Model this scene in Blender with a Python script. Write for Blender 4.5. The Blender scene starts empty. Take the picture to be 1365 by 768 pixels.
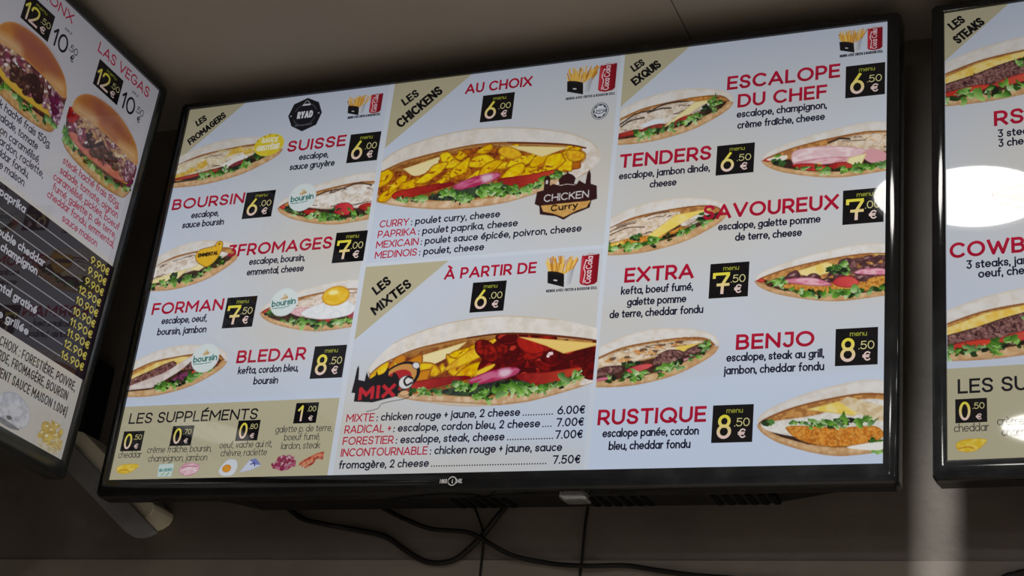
import bpy, bmesh, math, random
import numpy as np
from mathutils import Matrix, Vector

# ------------------------------------------------------------------ camera, world, exposure
SC = bpy.context.scene
COL = SC.collection
Z0 = 2.25                                   # height of the middle of the screens above the floor
CEIL = Z0 + 0.39
WALL_Y = 0.13
cam = bpy.data.cameras.new('camera')
camo = bpy.data.objects.new('camera', cam)
COL.objects.link(camo)
R = [[0.922004, 0.372529, 0.105498], [-0.064024, 0.415421, -0.907373], [-0.38185, 0.829848, 0.406871]]
camo.matrix_world = Matrix(((R[0][0], -R[1][0], -R[2][0], 0.95429),
                            (R[0][1], -R[1][1], -R[2][1], -1.95915),
                            (R[0][2], -R[1][2], -R[2][2], -1.01115 + Z0), (0, 0, 0, 1)))
cam.sensor_fit = 'HORIZONTAL'
cam.sensor_width = 36.0
cam.lens = 36.0 * 2103.78 / 1365.0
cam.clip_start = 0.02
SC.camera = camo
world = bpy.data.worlds.new('world')
SC.world = world
world.use_nodes = True
world.node_tree.nodes['Background'].inputs[0].default_value = (0.02, 0.02, 0.02, 1)
SC.view_settings.view_transform = 'Standard'
SC.view_settings.look = 'None'
SC.view_settings.gamma = 1.0
SC.view_settings.use_curve_mapping = False
SC.view_settings.exposure = 0.0
LAMP = 24.0                                 # radiance of the round ceiling lamps
BEAM = 92.0                                # watts of each lamp's downward beam
LAMP_SPOTS = [(0.592, -0.635), (0.512, -1.85), (0.44, -3.1), (0.37, -4.35), (2.25, -0.64), (2.2, -1.85), (2.15, -3.1), (2.1, -4.35)]

# ------------------------------------------------------------------ helpers
def lin(c):
    c = np.asarray(c, dtype=float) / 255.0
    return np.where(c <= 0.04045, c / 12.92, ((np.clip(c, 0, None) + 0.055) / 1.055) ** 2.4)

def rgba(c):
    return tuple(lin(c)) + (1.0,)

def link(o, parent=None):
    COL.objects.link(o)
    if parent is not None:
        o.parent = parent
    return o

def tag(o, label=None, cat=None, group=None, kind=None):
    if label: o['label'] = label
    if cat: o['category'] = cat
    if group: o['group'] = group
    if kind: o['kind'] = kind
    return o

def empty(name, loc):
    o = bpy.data.objects.new(name, None)
    o.location = loc
    o.empty_display_size = 0.05
    return link(o)

def mat(name, col, rough=0.5, spec=0.5, metal=0.0, noise=None, bump=None, trans=0.0):
    """procedural principled material; noise = (second colour, scale, detail)"""
    m = bpy.data.materials.new(name)
    m.use_nodes = True
    nt = m.node_tree
    b = nt.nodes['Principled BSDF']
    b.inputs['Base Color'].default_value = rgba(col)
    b.inputs['Roughness'].default_value = rough
    b.inputs['Specular IOR Level'].default_value = spec
    b.inputs['Metallic'].default_value = metal
    b.inputs['Transmission Weight'].default_value = trans
    if noise or bump:
        tc = nt.nodes.new('ShaderNodeTexCoord')
    if noise:
        n = nt.nodes.new('ShaderNodeTexNoise')
        n.inputs['Scale'].default_value = noise[1]
        n.inputs['Detail'].default_value = noise[2]
        r = nt.nodes.new('ShaderNodeValToRGB')
        r.color_ramp.elements[0].position = 0.35
        r.color_ramp.elements[1].position = 0.68
        r.color_ramp.elements[0].color = rgba(col)
        r.color_ramp.elements[1].color = rgba(noise[0])
        nt.links.new(tc.outputs['Object'], n.inputs['Vector'])
        nt.links.new(n.outputs['Fac'], r.inputs['Fac'])
        nt.links.new(r.outputs['Color'], b.inputs['Base Color'])
    if bump:
        n2 = nt.nodes.new('ShaderNodeTexNoise')
        n2.inputs['Scale'].default_value = bump[0]
        n2.inputs['Detail'].default_value = 6
        bp = nt.nodes.new('ShaderNodeBump')
        bp.inputs['Strength'].default_value = bump[1]
        bp.inputs['Distance'].default_value = 0.01
        nt.links.new(tc.outputs['Object'], n2.inputs['Vector'])
        nt.links.new(n2.outputs['Fac'], bp.inputs['Height'])
        nt.links.new(bp.outputs['Normal'], b.inputs['Normal'])
    return m

def screen_mat(name, strength):
    """a lit display behind glossy glass: shows the vertex colours as light"""
    m = bpy.data.materials.new(name)
    m.use_nodes = True
    nt = m.node_tree
    b = nt.nodes['Principled BSDF']
    b.inputs['Base Color'].default_value = (0.004, 0.004, 0.004, 1)
    b.inputs['Roughness'].default_value = 0.03
    b.inputs['Specular IOR Level'].default_value = 0.5
    a = nt.nodes.new('ShaderNodeAttribute')
    a.attribute_name = 'Col'
    nt.links.new(a.outputs['Color'], b.inputs['Emission Color'])
    nt.links.new(a.outputs['Alpha'], b.inputs['Alpha'])
    tc = nt.nodes.new('ShaderNodeTexCoord')                 # viewing-angle dimming put into the emission: weaker towards the upper edge and left side
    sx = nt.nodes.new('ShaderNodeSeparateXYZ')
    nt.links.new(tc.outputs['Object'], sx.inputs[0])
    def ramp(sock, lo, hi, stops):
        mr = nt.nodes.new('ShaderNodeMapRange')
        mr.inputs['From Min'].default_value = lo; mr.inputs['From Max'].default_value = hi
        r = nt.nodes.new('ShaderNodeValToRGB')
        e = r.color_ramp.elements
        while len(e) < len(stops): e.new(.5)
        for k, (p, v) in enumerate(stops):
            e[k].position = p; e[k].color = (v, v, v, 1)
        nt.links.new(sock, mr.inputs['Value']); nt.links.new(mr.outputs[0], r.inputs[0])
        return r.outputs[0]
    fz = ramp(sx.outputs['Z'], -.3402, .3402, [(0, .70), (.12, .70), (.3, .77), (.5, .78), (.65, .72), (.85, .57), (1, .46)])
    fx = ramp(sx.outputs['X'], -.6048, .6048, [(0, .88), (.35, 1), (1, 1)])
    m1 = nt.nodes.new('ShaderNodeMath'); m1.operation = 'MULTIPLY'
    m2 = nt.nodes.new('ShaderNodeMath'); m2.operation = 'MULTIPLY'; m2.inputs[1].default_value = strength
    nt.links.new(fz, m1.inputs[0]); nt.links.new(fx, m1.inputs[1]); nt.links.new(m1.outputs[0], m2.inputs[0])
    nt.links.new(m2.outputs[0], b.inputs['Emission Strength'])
    m.cycles.emission_sampling = 'NONE'
    return m

def mesh_obj(name, verts, faces, m, parent=None, smooth=False):
    me = bpy.data.meshes.new(name)
    me.from_pydata([tuple(v) for v in verts], [], [tuple(f) for f in faces])
    if m is not None: me.materials.append(m)
    if smooth:
        me.polygons.foreach_set('use_smooth', [True] * len(me.polygons))
    me.update()
    return link(bpy.data.objects.new(name, me), parent)

def bm_obj(name, bm, m, parent=None, smooth=False):
    bmesh.ops.recalc_face_normals(bm, faces=bm.faces)
    me = bpy.data.meshes.new(name)
    bm.to_mesh(me)
    bm.free()
    if m is not None: me.materials.append(m)
    if smooth:
        me.polygons.foreach_set('use_smooth', [True] * len(me.polygons))
    return link(bpy.data.objects.new(name, me), parent)

def add_box(bm, lo, hi, bevel=0.0, seg=2):
    r = bmesh.ops.create_cube(bm, size=1.0)
    vs = r['verts']
    for v in vs:
        v.co = Vector(((lo[i] + hi[i]) / 2 + v.co[i] * (hi[i] - lo[i]) for i in range(3)))
    if bevel:
        es = list({e for v in vs for e in v.link_edges})
        bmesh.ops.bevel(bm, geom=es, offset=bevel, segments=seg, affect='EDGES', profile=0.5)

def loft(bm, rings, cap0=True, cap1=True):
    """skin a list of closed rings of equal length"""
    vr = [[bm.verts.new(p) for p in ring] for ring in rings]
    n = len(rings[0])
    for a, b in zip(vr[:-1], vr[1:]):
        for i in range(n):
            bm.faces.new((a[i], a[(i + 1) % n], b[(i + 1) % n], b[i]))
    if cap0: bm.faces.new(list(reversed(vr[0])))
    if cap1: bm.faces.new(vr[-1])

def catmull(P, n=8, closed=False):
    P = [np.array(p, float) for p in P]
    out = []
    m = len(P)
    for i in range(m if closed else m - 1):
        if closed:
            a, b, c, d = P[i - 1], P[i], P[(i + 1) % m], P[(i + 2) % m]
        else:
            a, b, c, d = P[max(i - 1, 0)], P[i], P[i + 1], P[min(i + 2, m - 1)]
        for k in range(n):
            t = k / n
            out.append(0.5 * (2 * b + (c - a) * t + (2 * a - 5 * b + 4 * c - d) * t * t + (3 * b - a - 3 * c + d) * t ** 3))
    if not closed: out.append(P[-1])
    return np.array(out)

def tube_bm(path, r, n=10):
    bm = bmesh.new()
    P = [Vector(p) for p in path]
    rings = []
    up = Vector((0, -1, 0))
    for i, p in enumerate(P):
        t = (P[min(i + 1, len(P) - 1)] - P[max(i - 1, 0)]).normalized()
        s = t.cross(up).normalized()
        u = s.cross(t).normalized()
        rings.append([p + r * (math.cos(2 * math.pi * k / n) * s + math.sin(2 * math.pi * k / n) * u) for k in range(n)])
    loft(bm, rings)
    return bm

# ------------------------------------------------------------------ stroke lettering (drawn here, no font files)
def arc(cx, cy, rx, ry, a0, a1, n=14):
    return [(cx + rx * math.cos(math.radians(a0 + (a1 - a0) * i / n)), cy + ry * math.sin(math.radians(a0 + (a1 - a0) * i / n))) for i in range(n + 1)]

def sm(*P):
    return [tuple(p) for p in catmull(P, 5)]

OV = arc(.5, .5, .5, .5, 90, 450, 28)
S_ = sm((.95, .82), (.76, .97), (.5, 1), (.18, .95), (.04, .75), (.18, .58), (.5, .5), (.82, .42), (.97, .24), (.82, .05), (.5, 0), (.2, .04), (.02, .2))
GL = {  # width, strokes in a unit box
 'A': (.88, [[(0, 0), (.5, 1), (1, 0)], [(.2, .28), (.8, .28)]]),
 'B': (.70, [[(.55, .53)] + arc(.55, .765, .37, .235, -90, 90) + [(0, 1), (0, 0)] + arc(.6, .265, .4, .265, -90, 90) + [(0, .53)]]),
 'C': (.84, [arc(.56, .5, .56, .5, 48, 312, 24)]),
 'D': (.80, [[(0, 0), (0, 1)] + arc(.4, .5, .6, .5, 90, -90, 20) + [(0, 0)]]),
 'E': (.62, [[(1, 1), (0, 1), (0, 0), (1, 0)], [(0, .51), (.9, .51)]]),
 'F': (.60, [[(1, 1), (0, 1), (0, 0)], [(0, .48), (.9, .48)]]),
 'G': (.86, [arc(.52, .5, .52, .5, 48, 350, 24) + [(1, .48), (.6, .48)]]),
 'H': (.76, [[(0, 0), (0, 1)], [(1, 0), (1, 1)], [(0, .5), (1, .5)]]),
 'I': (.0, [[(.5, 0), (.5, 1)]]),
 'J': (.56, [[(.25, 1), (1, 1), (1, .33)] + arc(.5, .3, .5, .3, 0, -150)]),
 'K': (.70, [[(0, 0), (0, 1)], [(1, 1), (0, .42)], [(.3, .6), (1, 0)]]),
 'L': (.58, [[(0, 1), (0, 0), (1, 0)]]),
 'M': (.94, [[(0, 0), (0, 1), (.5, .32), (1, 1), (1, 0)]]),
 'N': (.78, [[(0, 0), (0, 1), (1, 0), (1, 1)]]),
 'O': (.96, [OV]),
 'P': (.66, [[(0, 0), (0, 1)] + arc(.55, .7, .45, .3, 90, -90) + [(0, .4)]]),
 'Q': (.96, [OV, [(.62, .25), (1, -.04)]]),
 'R': (.68, [[(0, 0), (0, 1)] + arc(.53, .7, .45, .3, 90, -90) + [(0, .4)], [(.5, .4), (1, 0)]]),
 'S': (.66, [S_]),
 'T': (.70, [[(0, 1), (1, 1)], [(.5, 1), (.5, 0)]]),
 'U': (.74, [[(0, 1), (0, .4)] + arc(.5, .38, .5, .38, 180, 360) + [(1, 1)]]),
 'V': (.86, [[(0, 1), (.5, 0), (1, 1)]]),
 'W': (1.2, [[(0, 1), (.26, 0), (.5, .85), (.74, 0), (1, 1)]]),
 'X': (.80, [[(0, 0), (1, 1)], [(0, 1), (1, 0)]]),
 'Y': (.80, [[(0, 1), (.5, .45), (1, 1)], [(.5, .45), (.5, 0)]]),
 'Z': (.68, [[(0, 1), (1, 1), (0, 0), (1, 0)]]),
 'a': (.68, [OV, [(1, 1), (1, 0)]]),
 'b': (.68, [OV, [(0, 2), (0, 0)]]),
 'c': (.58, [arc(.58, .5, .58, .5, 50, 310, 20)]),
 'd': (.68, [OV, [(1, 2), (1, 0)]]),
 'e': (.68, [[(.05, .5), (1, .5)] + arc(.5, .5, .5, .5, 0, 315, 22)]),
 'f': (.42, [sm((1, 1.95), (.7, 2), (.42, 1.75), (.4, 1.4)) + [(.4, 0)], [(0, .95), (.95, .95)]]),
 'g': (.68, [OV, [(1, 1), (1, -.45)] + arc(.5, -.45, .5, .55, 0, -150)]),
 'h': (.62, [[(0, 2), (0, 0)], [(0, .55)] + arc(.5, .58, .5, .42, 180, 0) + [(1, 0)]]),
 'i': (.0, [[(.5, 1), (.5, 0)], [(.5, 1.62), (.5, 1.72)]]),
 'j': (.16, [[(1, 1), (1, -.6), (.5, -1), (0, -1)], [(1, 1.62), (1, 1.72)]]),
 'k': (.58, [[(0, 2), (0, 0)], [(.95, 1), (0, .42)], [(.35, .62), (1, 0)]]),
 'l': (.0, [[(.5, 2), (.5, 0)]]),
 'm': (1.02, [[(0, 1), (0, 0)], [(0, .55)] + arc(.25, .62, .25, .38, 180, 0) + [(.5, 0)], [(.5, .6)] + arc(.75, .62, .25, .38, 180, 0) + [(1, 0)]]),
 'n': (.62, [[(0, 1), (0, 0)], [(0, .55)] + arc(.5, .58, .5, .42, 180, 0) + [(1, 0)]]),
 'o': (.70, [OV]),
 'p': (.68, [OV, [(0, 1), (0, -1)]]),
 'q': (.68, [OV, [(1, 1), (1, -1)]]),
 'r': (.38, [[(0, 1), (0, 0)], sm((0, .5), (.3, .88), (1, 1))]),
 's': (.52, [S_]),
 't': (.42, [[(.42, 1.6), (.42, .3)] + sm((.42, .3), (.6, .03), (1, .03)), [(0, 1), (1, 1)]]),
 'u': (.62, [[(0, 1), (0, .42)] + arc(.5, .42, .5, .42, 180, 360) + [(1, 1)], [(1, .4), (1, 0)]]),
 'v': (.62, [[(0, 1), (.5, 0), (1, 1)]]),
 'w': (.9, [[(0, 1), (.26, 0), (.5, .9), (.74, 0), (1, 1)]]),
 'x': (.58, [[(0, 0), (1, 1)], [(0, 1), (1, 0)]]),
 'y': (.64, [[(0, 1), (.52, 0)], [(1, 1), (.3, -.9), (.05, -1)]]),
 'z': (.54, [[(0, 1), (1, 1), (0, 0), (1, 0)]]),
 '0': (.66, [OV]),
 '1': (.28, [[(0, .72), (1, 1), (1, 0)]]),
 '2': (.62, [sm((.03, .74), (.15, .93), (.5, 1), (.88, .92), (.95, .7), (.8, .48), (.4, .2)) + [(0, 0), (1, 0)]]),
 '3': (.62, [[(.05, 1), (.95, 1), (.45, .6)] + arc(.48, .3, .5, .3, 80, -150)]),
 '4': (.68, [[(.75, 0), (.75, 1), (0, .25), (1, .25)]]),
 '5': (.62, [[(.92, 1), (.18, 1), (.1, .56)] + sm((.1, .56), (.5, .64), (.9, .52), (1, .32), (.85, .08), (.5, 0), (.18, .03), (0, .18))]),
 '6': (.66, [[(.72, 1), (.1, .48)] + arc(.5, .31, .5, .31, 145, 505, 24)]),
 '7': (.62, [[(0, 1), (1, 1), (.38, 0)]]),
 '8': (.64, [arc(.5, .76, .42, .24, -90, 270, 22), arc(.5, .27, .5, .27, 90, 450, 22)]),
 '9': (.66, [arc(.5, .69, .5, .31, -35, 325, 24)[::-1] + [(.28, 0)]]),
 '.': (.0, [[(.5, 0), (.5, .02)]]), ',': (.02, [[(.5, .03), (0, -.16)]]),
 ':': (.0, [[(.5, 0), (.5, .04)], [(.5, .62), (.5, .66)]]),
 '+': (.42, [[(.5, .2), (.5, .72)], [(0, .46), (1, .46)]]),
 '&': (.7, [sm((1, 0), (.3, .65), (.28, .9), (.5, 1), (.7, .85), (.55, .65), (.1, .4), (.05, .15), (.35, 0), (.7, .1), (1, .45))]),
 '€': (.66, [arc(.6, .5, .45, .5, 50, 310, 22), [(0, .6), (.8, .6)], [(0, .4), (.72, .4)]]),
 '(': (.16, [sm((1, 1.15), (.1, .75), (.1, .2), (1, -.2))]), ')': (.16, [sm((0, 1.15), (.9, .75), (.9, .2), (0, -.2))]),
}
ACC = {'ê': ('e', [(.2, 1.35), (.5, 1.75), (.8, 1.35)]), 'é': ('e', [(.42, 1.35), (.78, 1.8)]), 'è': ('e', [(.6, 1.35), (.24, 1.8)]), 'î': ('i', [(-1.2, 1.35), (.5, 1.75), (2.2, 1.35)]),
       'É': ('E', [(.4, 1.13), (.75, 1.32)]), 'È': ('E', [(.6, 1.13), (.25, 1.32)]), 'À': ('A', [(.6, 1.13), (.3, 1.32)])}
PRICE7 = [[(0, .84), (0, 1), (1, 1), (1, .92), (.62, .45), (.6, 0)], [(.3, .42), (1, .42)]]

def layout(s, t, cond=1.0, gap=.085, xh=.70, desc=.27):
    """-> polylines in em (capital height 1), total width"""
    x = 0.0
    out = []
    for ch in s:
        if ch == ' ':
            x += (.30 + gap) * cond
            continue
        extra = None
        if ch in ACC:
            ch, extra = ACC[ch]
        w, st = GL[ch]
        if ch == 'i' and extra: st = st[:1]
        low = ch.islower()
        W = max(w * cond + t * .3, t) if w else t
        if extra: st = st + [extra]
        for pl in st:
            q = []
            for (a, b) in pl:
                X = x + t / 2 + a * (W - t) if W > t + 1e-6 else x + t / 2 + (a - .5) * .12 * (extra is not None)
                if low:
                    y = t / 2 + b * (xh - t) if 0 <= b <= 1 else (t / 2 + b * desc if b < 0 else xh - t / 2 + (b - 1) * (1.03 - xh))
                else:
                    y = t / 2 + b * (1 - t)
                q.append((X, y))
            out.append(q)
        x += W + gap * (.8 + .2 * cond)
    return out, x - gap * (.8 + .2 * cond)

def strip(P, w, cap):
    """one stroke -> list of quads/polygons (arrays of points)"""
    P = [np.array(p, float) for p in P]
    Q = [P[0]]
    for p in P[1:]:
        if np.hypot(*(p - Q[-1])) > 1e-6: Q.append(p)
    if len(Q) < 2: return []
    P = Q
    h = w / 2
    closed = np.hypot(*(P[0] - P[-1])) < 1e-5
    d = [(b - a) / np.hypot(*(b - a)) for a, b in zip(P[:-1], P[1:])]
    nrm = [np.array((-v[1], v[0])) for v in d]
    out = []
    if not closed and cap:
        P[0] = P[0] - d[0] * h
        P[-1] = P[-1] + d[-1] * h
    def joint(i, j):
        m = nrm[i] + nrm[j]
        l = m @ m
        if l < .9: return None
        return m * (2 / l) * h
    n = len(d)
    J = [joint(i - 1, i) if (i > 0 or closed) else None for i in range(n)]
    for i in range(n):
        a0 = J[i] if J[i] is not None else nrm[i] * h
        j = (i + 1) % n
        a1 = J[j] if (J[j] is not None and (i + 1 < n or closed)) else nrm[i] * h
        out.append([P[i] - a0, P[i + 1] - a1, P[i + 1] + a1, P[i] + a0])
        if J[i] is None and (i > 0 or closed):
            out.append([P[i] + h * np.array((math.cos(k * math.pi / 4), math.sin(k * math.pi / 4))) for k in range(8)])
    return out

# ------------------------------------------------------------------ flat print on a display, in 1920 x 1080 display units
DW, DH = 1.2096, 0.6804
K = DW / 1920.0

class Ink:
    def __init__(s): s.v, s.f, s.c = [], [], []
    def poly(s, P, col, col2=None, y0=0, y1=1):
        b = len(s.v)
        for p in P:
            s.v.append((p[0], p[1]))
            if col2 is None: s.c.append(col)
            else:
                k = min(max((p[1] - y0) / (y1 - y0), 0), 1)
                s.c.append(tuple(col[i] + (col2[i] - col[i]) * k for i in range(3)))
        s.f.append(list(range(b, b + len(P))))
        return s
    def rect(s, x0, y0, x1, y1, col): return s.poly([(x0, y0), (x1, y0), (x1, y1), (x0, y1)], col)
    def lines(s, pls, w, col, cap=True, **k):
        for pl in pls:
            for q in strip(pl, w, cap): s.poly(q, col, **k)
        return s
    def text(s, st, p0, p1, h, col, t=.16, cond=1.0, col2=None, gap=.085):
        p0, p1 = np.array(p0, float), np.array(p1, float)
        pls, W = layout(st, t, cond, gap)
        L = np.hypot(*(p1 - p0))
        dx = (p1 - p0) / L
        up = np.array((dx[1], -dx[0]))
        k = dict(col2=col2, y0=p0[1] - h, y1=p0[1]) if col2 else {}
        return s.lines([[p0 + dx * (a * L / W) + up * b * h for a, b in pl] for pl in pls], t * h, col, **k)
    def build(s, name, parent, layer, m):
        me = bpy.data.meshes.new(name)
        me.from_pydata([((x - 960) * K, -layer * .00025, (540 - y) * K) for x, y in s.v], [], s.f)
        c = np.ones((len(s.v), 4), np.float32)
        c[:, :3] = lin(np.array(s.c))
        at = me.color_attributes.new('Col', 'FLOAT_COLOR', 'POINT')
        at.data.foreach_set('color', c.ravel())
        me.materials.append(m)
        return link(bpy.data.objects.new(name, me), parent)

class Pic:
    """a picture shown on a display: painted into a fine grid of coloured points"""
    def __init__(s, x0, y0, x1, y1, res=1.6, seed=0):
        s.b = (x0, y0, x1, y1)
        s.w, s.h = int((x1 - x0) / res) + 1, int((y1 - y0) / res) + 1
        W, H = s.w * 2, s.h * 2
        s.X, s.Y = np.meshgrid(x0 + (np.arange(W) + .5) * (x1 - x0) / W, y0 + (np.arange(H) + .5) * (y1 - y0) / H)
        s.px = (x1 - x0) / W
        s.py = (y1 - y0) / H
        s.rgb = np.zeros((H, W, 3))
        s.a = np.zeros((H, W))
        s.rng = np.random.default_rng(seed)
        s.seed = seed
        s.T = lambda P: np.asarray(P, float)
    def noise(s, sl, scale, stretch=(1, 1), ang=0.0):
        """value noise, two octaves, about -1..1"""
        X, Y = s.X[sl] / stretch[0], s.Y[sl] / stretch[1]
        if ang:
            c, n = math.cos(ang), math.sin(ang)
            X, Y = (s.X[sl] * c + s.Y[sl] * n) / stretch[0], (-s.X[sl] * n + s.Y[sl] * c) / stretch[1]
        out = 0
        for k, amp in ((1, .65), (2.1, .45)):
            g = np.random.default_rng(s.seed * 7 + int(scale * 10) + int(k * 3)).random((64, 64)) * 2 - 1
            x, y = X / scale * k, Y / scale * k
            xi, yi = np.floor(x).astype(int), np.floor(y).astype(int)
            fx, fy = x - xi, y - yi
            fx, fy = fx * fx * (3 - 2 * fx), fy * fy * (3 - 2 * fy)
            xi, yi, xj, yj = xi % 64, yi % 64, (xi + 1) % 64, (yi + 1) % 64
            out = out + amp * ((g[yi, xi] * (1 - fx) + g[yi, xj] * fx) * (1 - fy) + (g[yj, xi] * (1 - fx) + g[yj, xj] * fx) * fy)
        return out
    def poly(s, P, col, n=None, edge=None, grad=None, alpha=1.0, smooth=0, soft=0.0, n2=None, raw=False):
        """n=(colour, scale, amount[, stretch, angle]) mixes a second colour by noise; edge=(colour, width) darkens the rim"""
        P = np.asarray(P, float) if raw else s.T(P)
        if smooth: P = catmull(P, smooth, True)
        pad = soft + 1
        x0, y0 = P.min(0) - pad
        x1, y1 = P.max(0) + pad
        i0, i1 = max(int((x0 - s.b[0]) / s.px), 0), min(int((x1 - s.b[0]) / s.px) + 2, s.X.shape[1])
        j0, j1 = max(int((y0 - s.b[1]) / s.py), 0), min(int((y1 - s.b[1]) / s.py) + 2, s.X.shape[0])
        if i1 <= i0 or j1 <= j0: return s
        sl = (slice(j0, j1), slice(i0, i1))
        X, Y = s.X[sl], s.Y[sl]
        ins = np.zeros(X.shape, bool)
        D = np.full(X.shape, 1e9) if (edge or soft) else None
        for (ax, ay), (bx, by) in zip(P, np.roll(P, -1, 0)):
            if ay != by:
                ins ^= ((ay > Y) != (by > Y)) & (X < (bx - ax) * (Y - ay) / (by - ay) + ax)
            if D is not None:
                ux, uy = bx - ax, by - ay
                t = np.clip(((X - ax) * ux + (Y - ay) * uy) / (ux * ux + uy * uy + 1e-9), 0, 1)
                D = np.minimum(D, np.hypot(X - ax - t * ux, Y - ay - t * uy))
        c = np.ones(X.shape + (3,)) * np.array(col, float)
        if grad:                                             # (colour, direction): runs across the polygon
            g = np.array(grad[1], float)
            q = P @ g
            k = np.clip((X * g[0] + Y * g[1] - q.min()) / (q.max() - q.min() + 1e-9), 0, 1)[..., None]
            c = c * (1 - k) + np.array(grad[0], float) * k
        for nn in (n, n2):
            if nn:
                k = np.clip(.5 + 1.5 * s.noise(sl, nn[1], *(nn[3:] if len(nn) > 3 else ())), 0, 1)[..., None] * nn[2]
                c = c * (1 - k) + np.array(nn[0], float) * k
        if edge:
            k = np.clip(1 - D / edge[1], 0, 1)[..., None] * (edge[2] if len(edge) > 2 else .85)
            c = c * (1 - k) + np.array(edge[0], float) * k
        m = ins * alpha
        if soft: m = np.clip(np.where(ins, .5 + .5 * D / soft, .5 - .5 * D / soft), 0, 1) * alpha
        a = s.a[sl]
        na = m + a * (1 - m)
        s.rgb[sl] = np.where(na[..., None] > 1e-6, (c * m[..., None] + s.rgb[sl] * (a * (1 - m))[..., None]) / np.maximum(na, 1e-6)[..., None], 0)
        s.a[sl] = na
        return s
    def ell(s, cx, cy, rx, ry, col, rot=0.0, raw=False, wob=0.0, **k):
        a = np.linspace(0, 2 * math.pi, 25)[:-1]
        r = 1 + wob * s.rng.normal(0, 1, 24) if wob else 1
        x, y = rx * r * np.cos(a), ry * r * np.sin(a)
        c, n = math.cos(rot), math.sin(rot)
        return s.poly(np.stack([cx + x * c - y * n, cy + x * n + y * c], 1), col, raw=raw, **k)
    def blob(s, cx, cy, rx, ry, col, rot=0.0, jag=.25, k=9, **kw):
        """irregular lump, given in display units"""
        a = np.arange(k) / k * 2 * math.pi + s.rng.random() * 6
        r = 1 + jag * (s.rng.random(k) * 2 - 1)
        x, y = rx * r * np.cos(a), ry * r * np.sin(a)
        c, n = math.cos(rot), math.sin(rot)
        return s.poly(np.stack([cx + x * c - y * n, cy + x * n + y * c], 1), col, raw=True, smooth=3, **kw)
    def stroke(s, P, w, col, raw=False, smooth=0, **k):
        P = np.asarray(P, float) if raw else s.T(P)
        if smooth: P = catmull(P, smooth)
        for q in strip(P, w, True): s.poly(q, col, raw=True, **k)
        return s
    def text(s, st, p0, p1, h, col, t=.16, cond=1.0):
        p0, p1 = np.array(p0, float), np.array(p1, float)
        pls, W = layout(st, t, cond)
        L = np.hypot(*(p1 - p0))
        dx = (p1 - p0) / L
        up = np.array((dx[1], -dx[0]))
        for pl in pls: s.stroke([p0 + dx * (a * L / W) + up * b * h for a, b in pl], t * h, col, raw=True)
        return s
    def build(s, name, parent, layer, m):
        H, W = s.h, s.w
        a4 = s.a.reshape(H, 2, W, 2)
        A = a4.mean((1, 3))
        C = (s.rgb.reshape(H, 2, W, 2, 3) * a4[..., None]).sum((1, 3)) / np.maximum(a4.sum((1, 3)), 1e-6)[..., None]
        for _ in range(2):                                    # let colour bleed outwards under zero alpha
            e = A < 1e-3
            sh = np.zeros_like(C); wt = np.zeros_like(A)
            for dy, dx in ((0, 1), (0, -1), (1, 0), (-1, 0)):
                q = np.roll((~e).astype(float), (dy, dx), (0, 1))
                sh += np.roll(C, (dy, dx), (0, 1)) * q[..., None]; wt += q
            C = np.where((e & (wt > 0))[..., None], sh / np.maximum(wt, 1)[..., None], C)
            A = np.where(e & (wt > 0), 2e-3, A)
        x0, y0, x1, y1 = s.b
        u = x0 + (np.arange(W) + .5) * (x1 - x0) / W
        v = y0 + (np.arange(H) + .5) * (y1 - y0) / H
        U, V = np.meshgrid(u, v)
        idx = np.arange(H * W).reshape(H, W)
        mx = np.maximum(np.maximum(A[:-1, :-1], A[1:, :-1]), np.maximum(A[:-1, 1:], A[1:, 1:])) > .01
        q = np.stack([idx[:-1, :-1], idx[:-1, 1:], idx[1:, 1:], idx[1:, :-1]], -1)[mx]
        used = np.unique(q)
        remap = np.full(H * W, -1); remap[used] = np.arange(len(used))
        q = remap[q]
        co = np.stack([(U.ravel()[used] - 960) * K, np.full(len(used), -layer * .00025), (540 - V.ravel()[used]) * K], 1)
        me = bpy.data.meshes.new(name)
        me.vertices.add(len(used)); me.vertices.foreach_set('co', co.ravel())
        me.loops.add(q.size); me.loops.foreach_set('vertex_index', q.ravel())
        me.polygons.add(len(q)); me.polygons.foreach_set('loop_start', np.arange(0, q.size, 4))
        me.update(calc_edges=True)
        me.validate()
        c = np.concatenate([lin(np.clip(C.reshape(-1, 3)[used], 0, 255)), np.clip(A.ravel()[used], 0, 1)[:, None]], 1).astype(np.float32)
        at = me.color_attributes.new('Col', 'FLOAT_COLOR', 'POINT')
        at.data.foreach_set('color', c.ravel())
        me.materials.append(m)
        return link(bpy.data.objects.new(name, me), parent)
# ------------------------------------------------------------------ food pictures shown on the menus
GREENS = [(60, 104, 36), (94, 150, 48), (126, 176, 66), (160, 198, 98), (30, 52, 26), (190, 214, 150), (80, 132, 52)]
CREAM, TAN, CRUST = (224, 219, 215), (208, 190, 162), (214, 174, 126)
RED, ONION, YEL = (158, 24, 28), (196, 92, 120), (236, 214, 130)

def curve(pts):
    p = catmull(pts, 10)
    return lambda x: np.interp(x, p[:, 0], p[:, 1])

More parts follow.
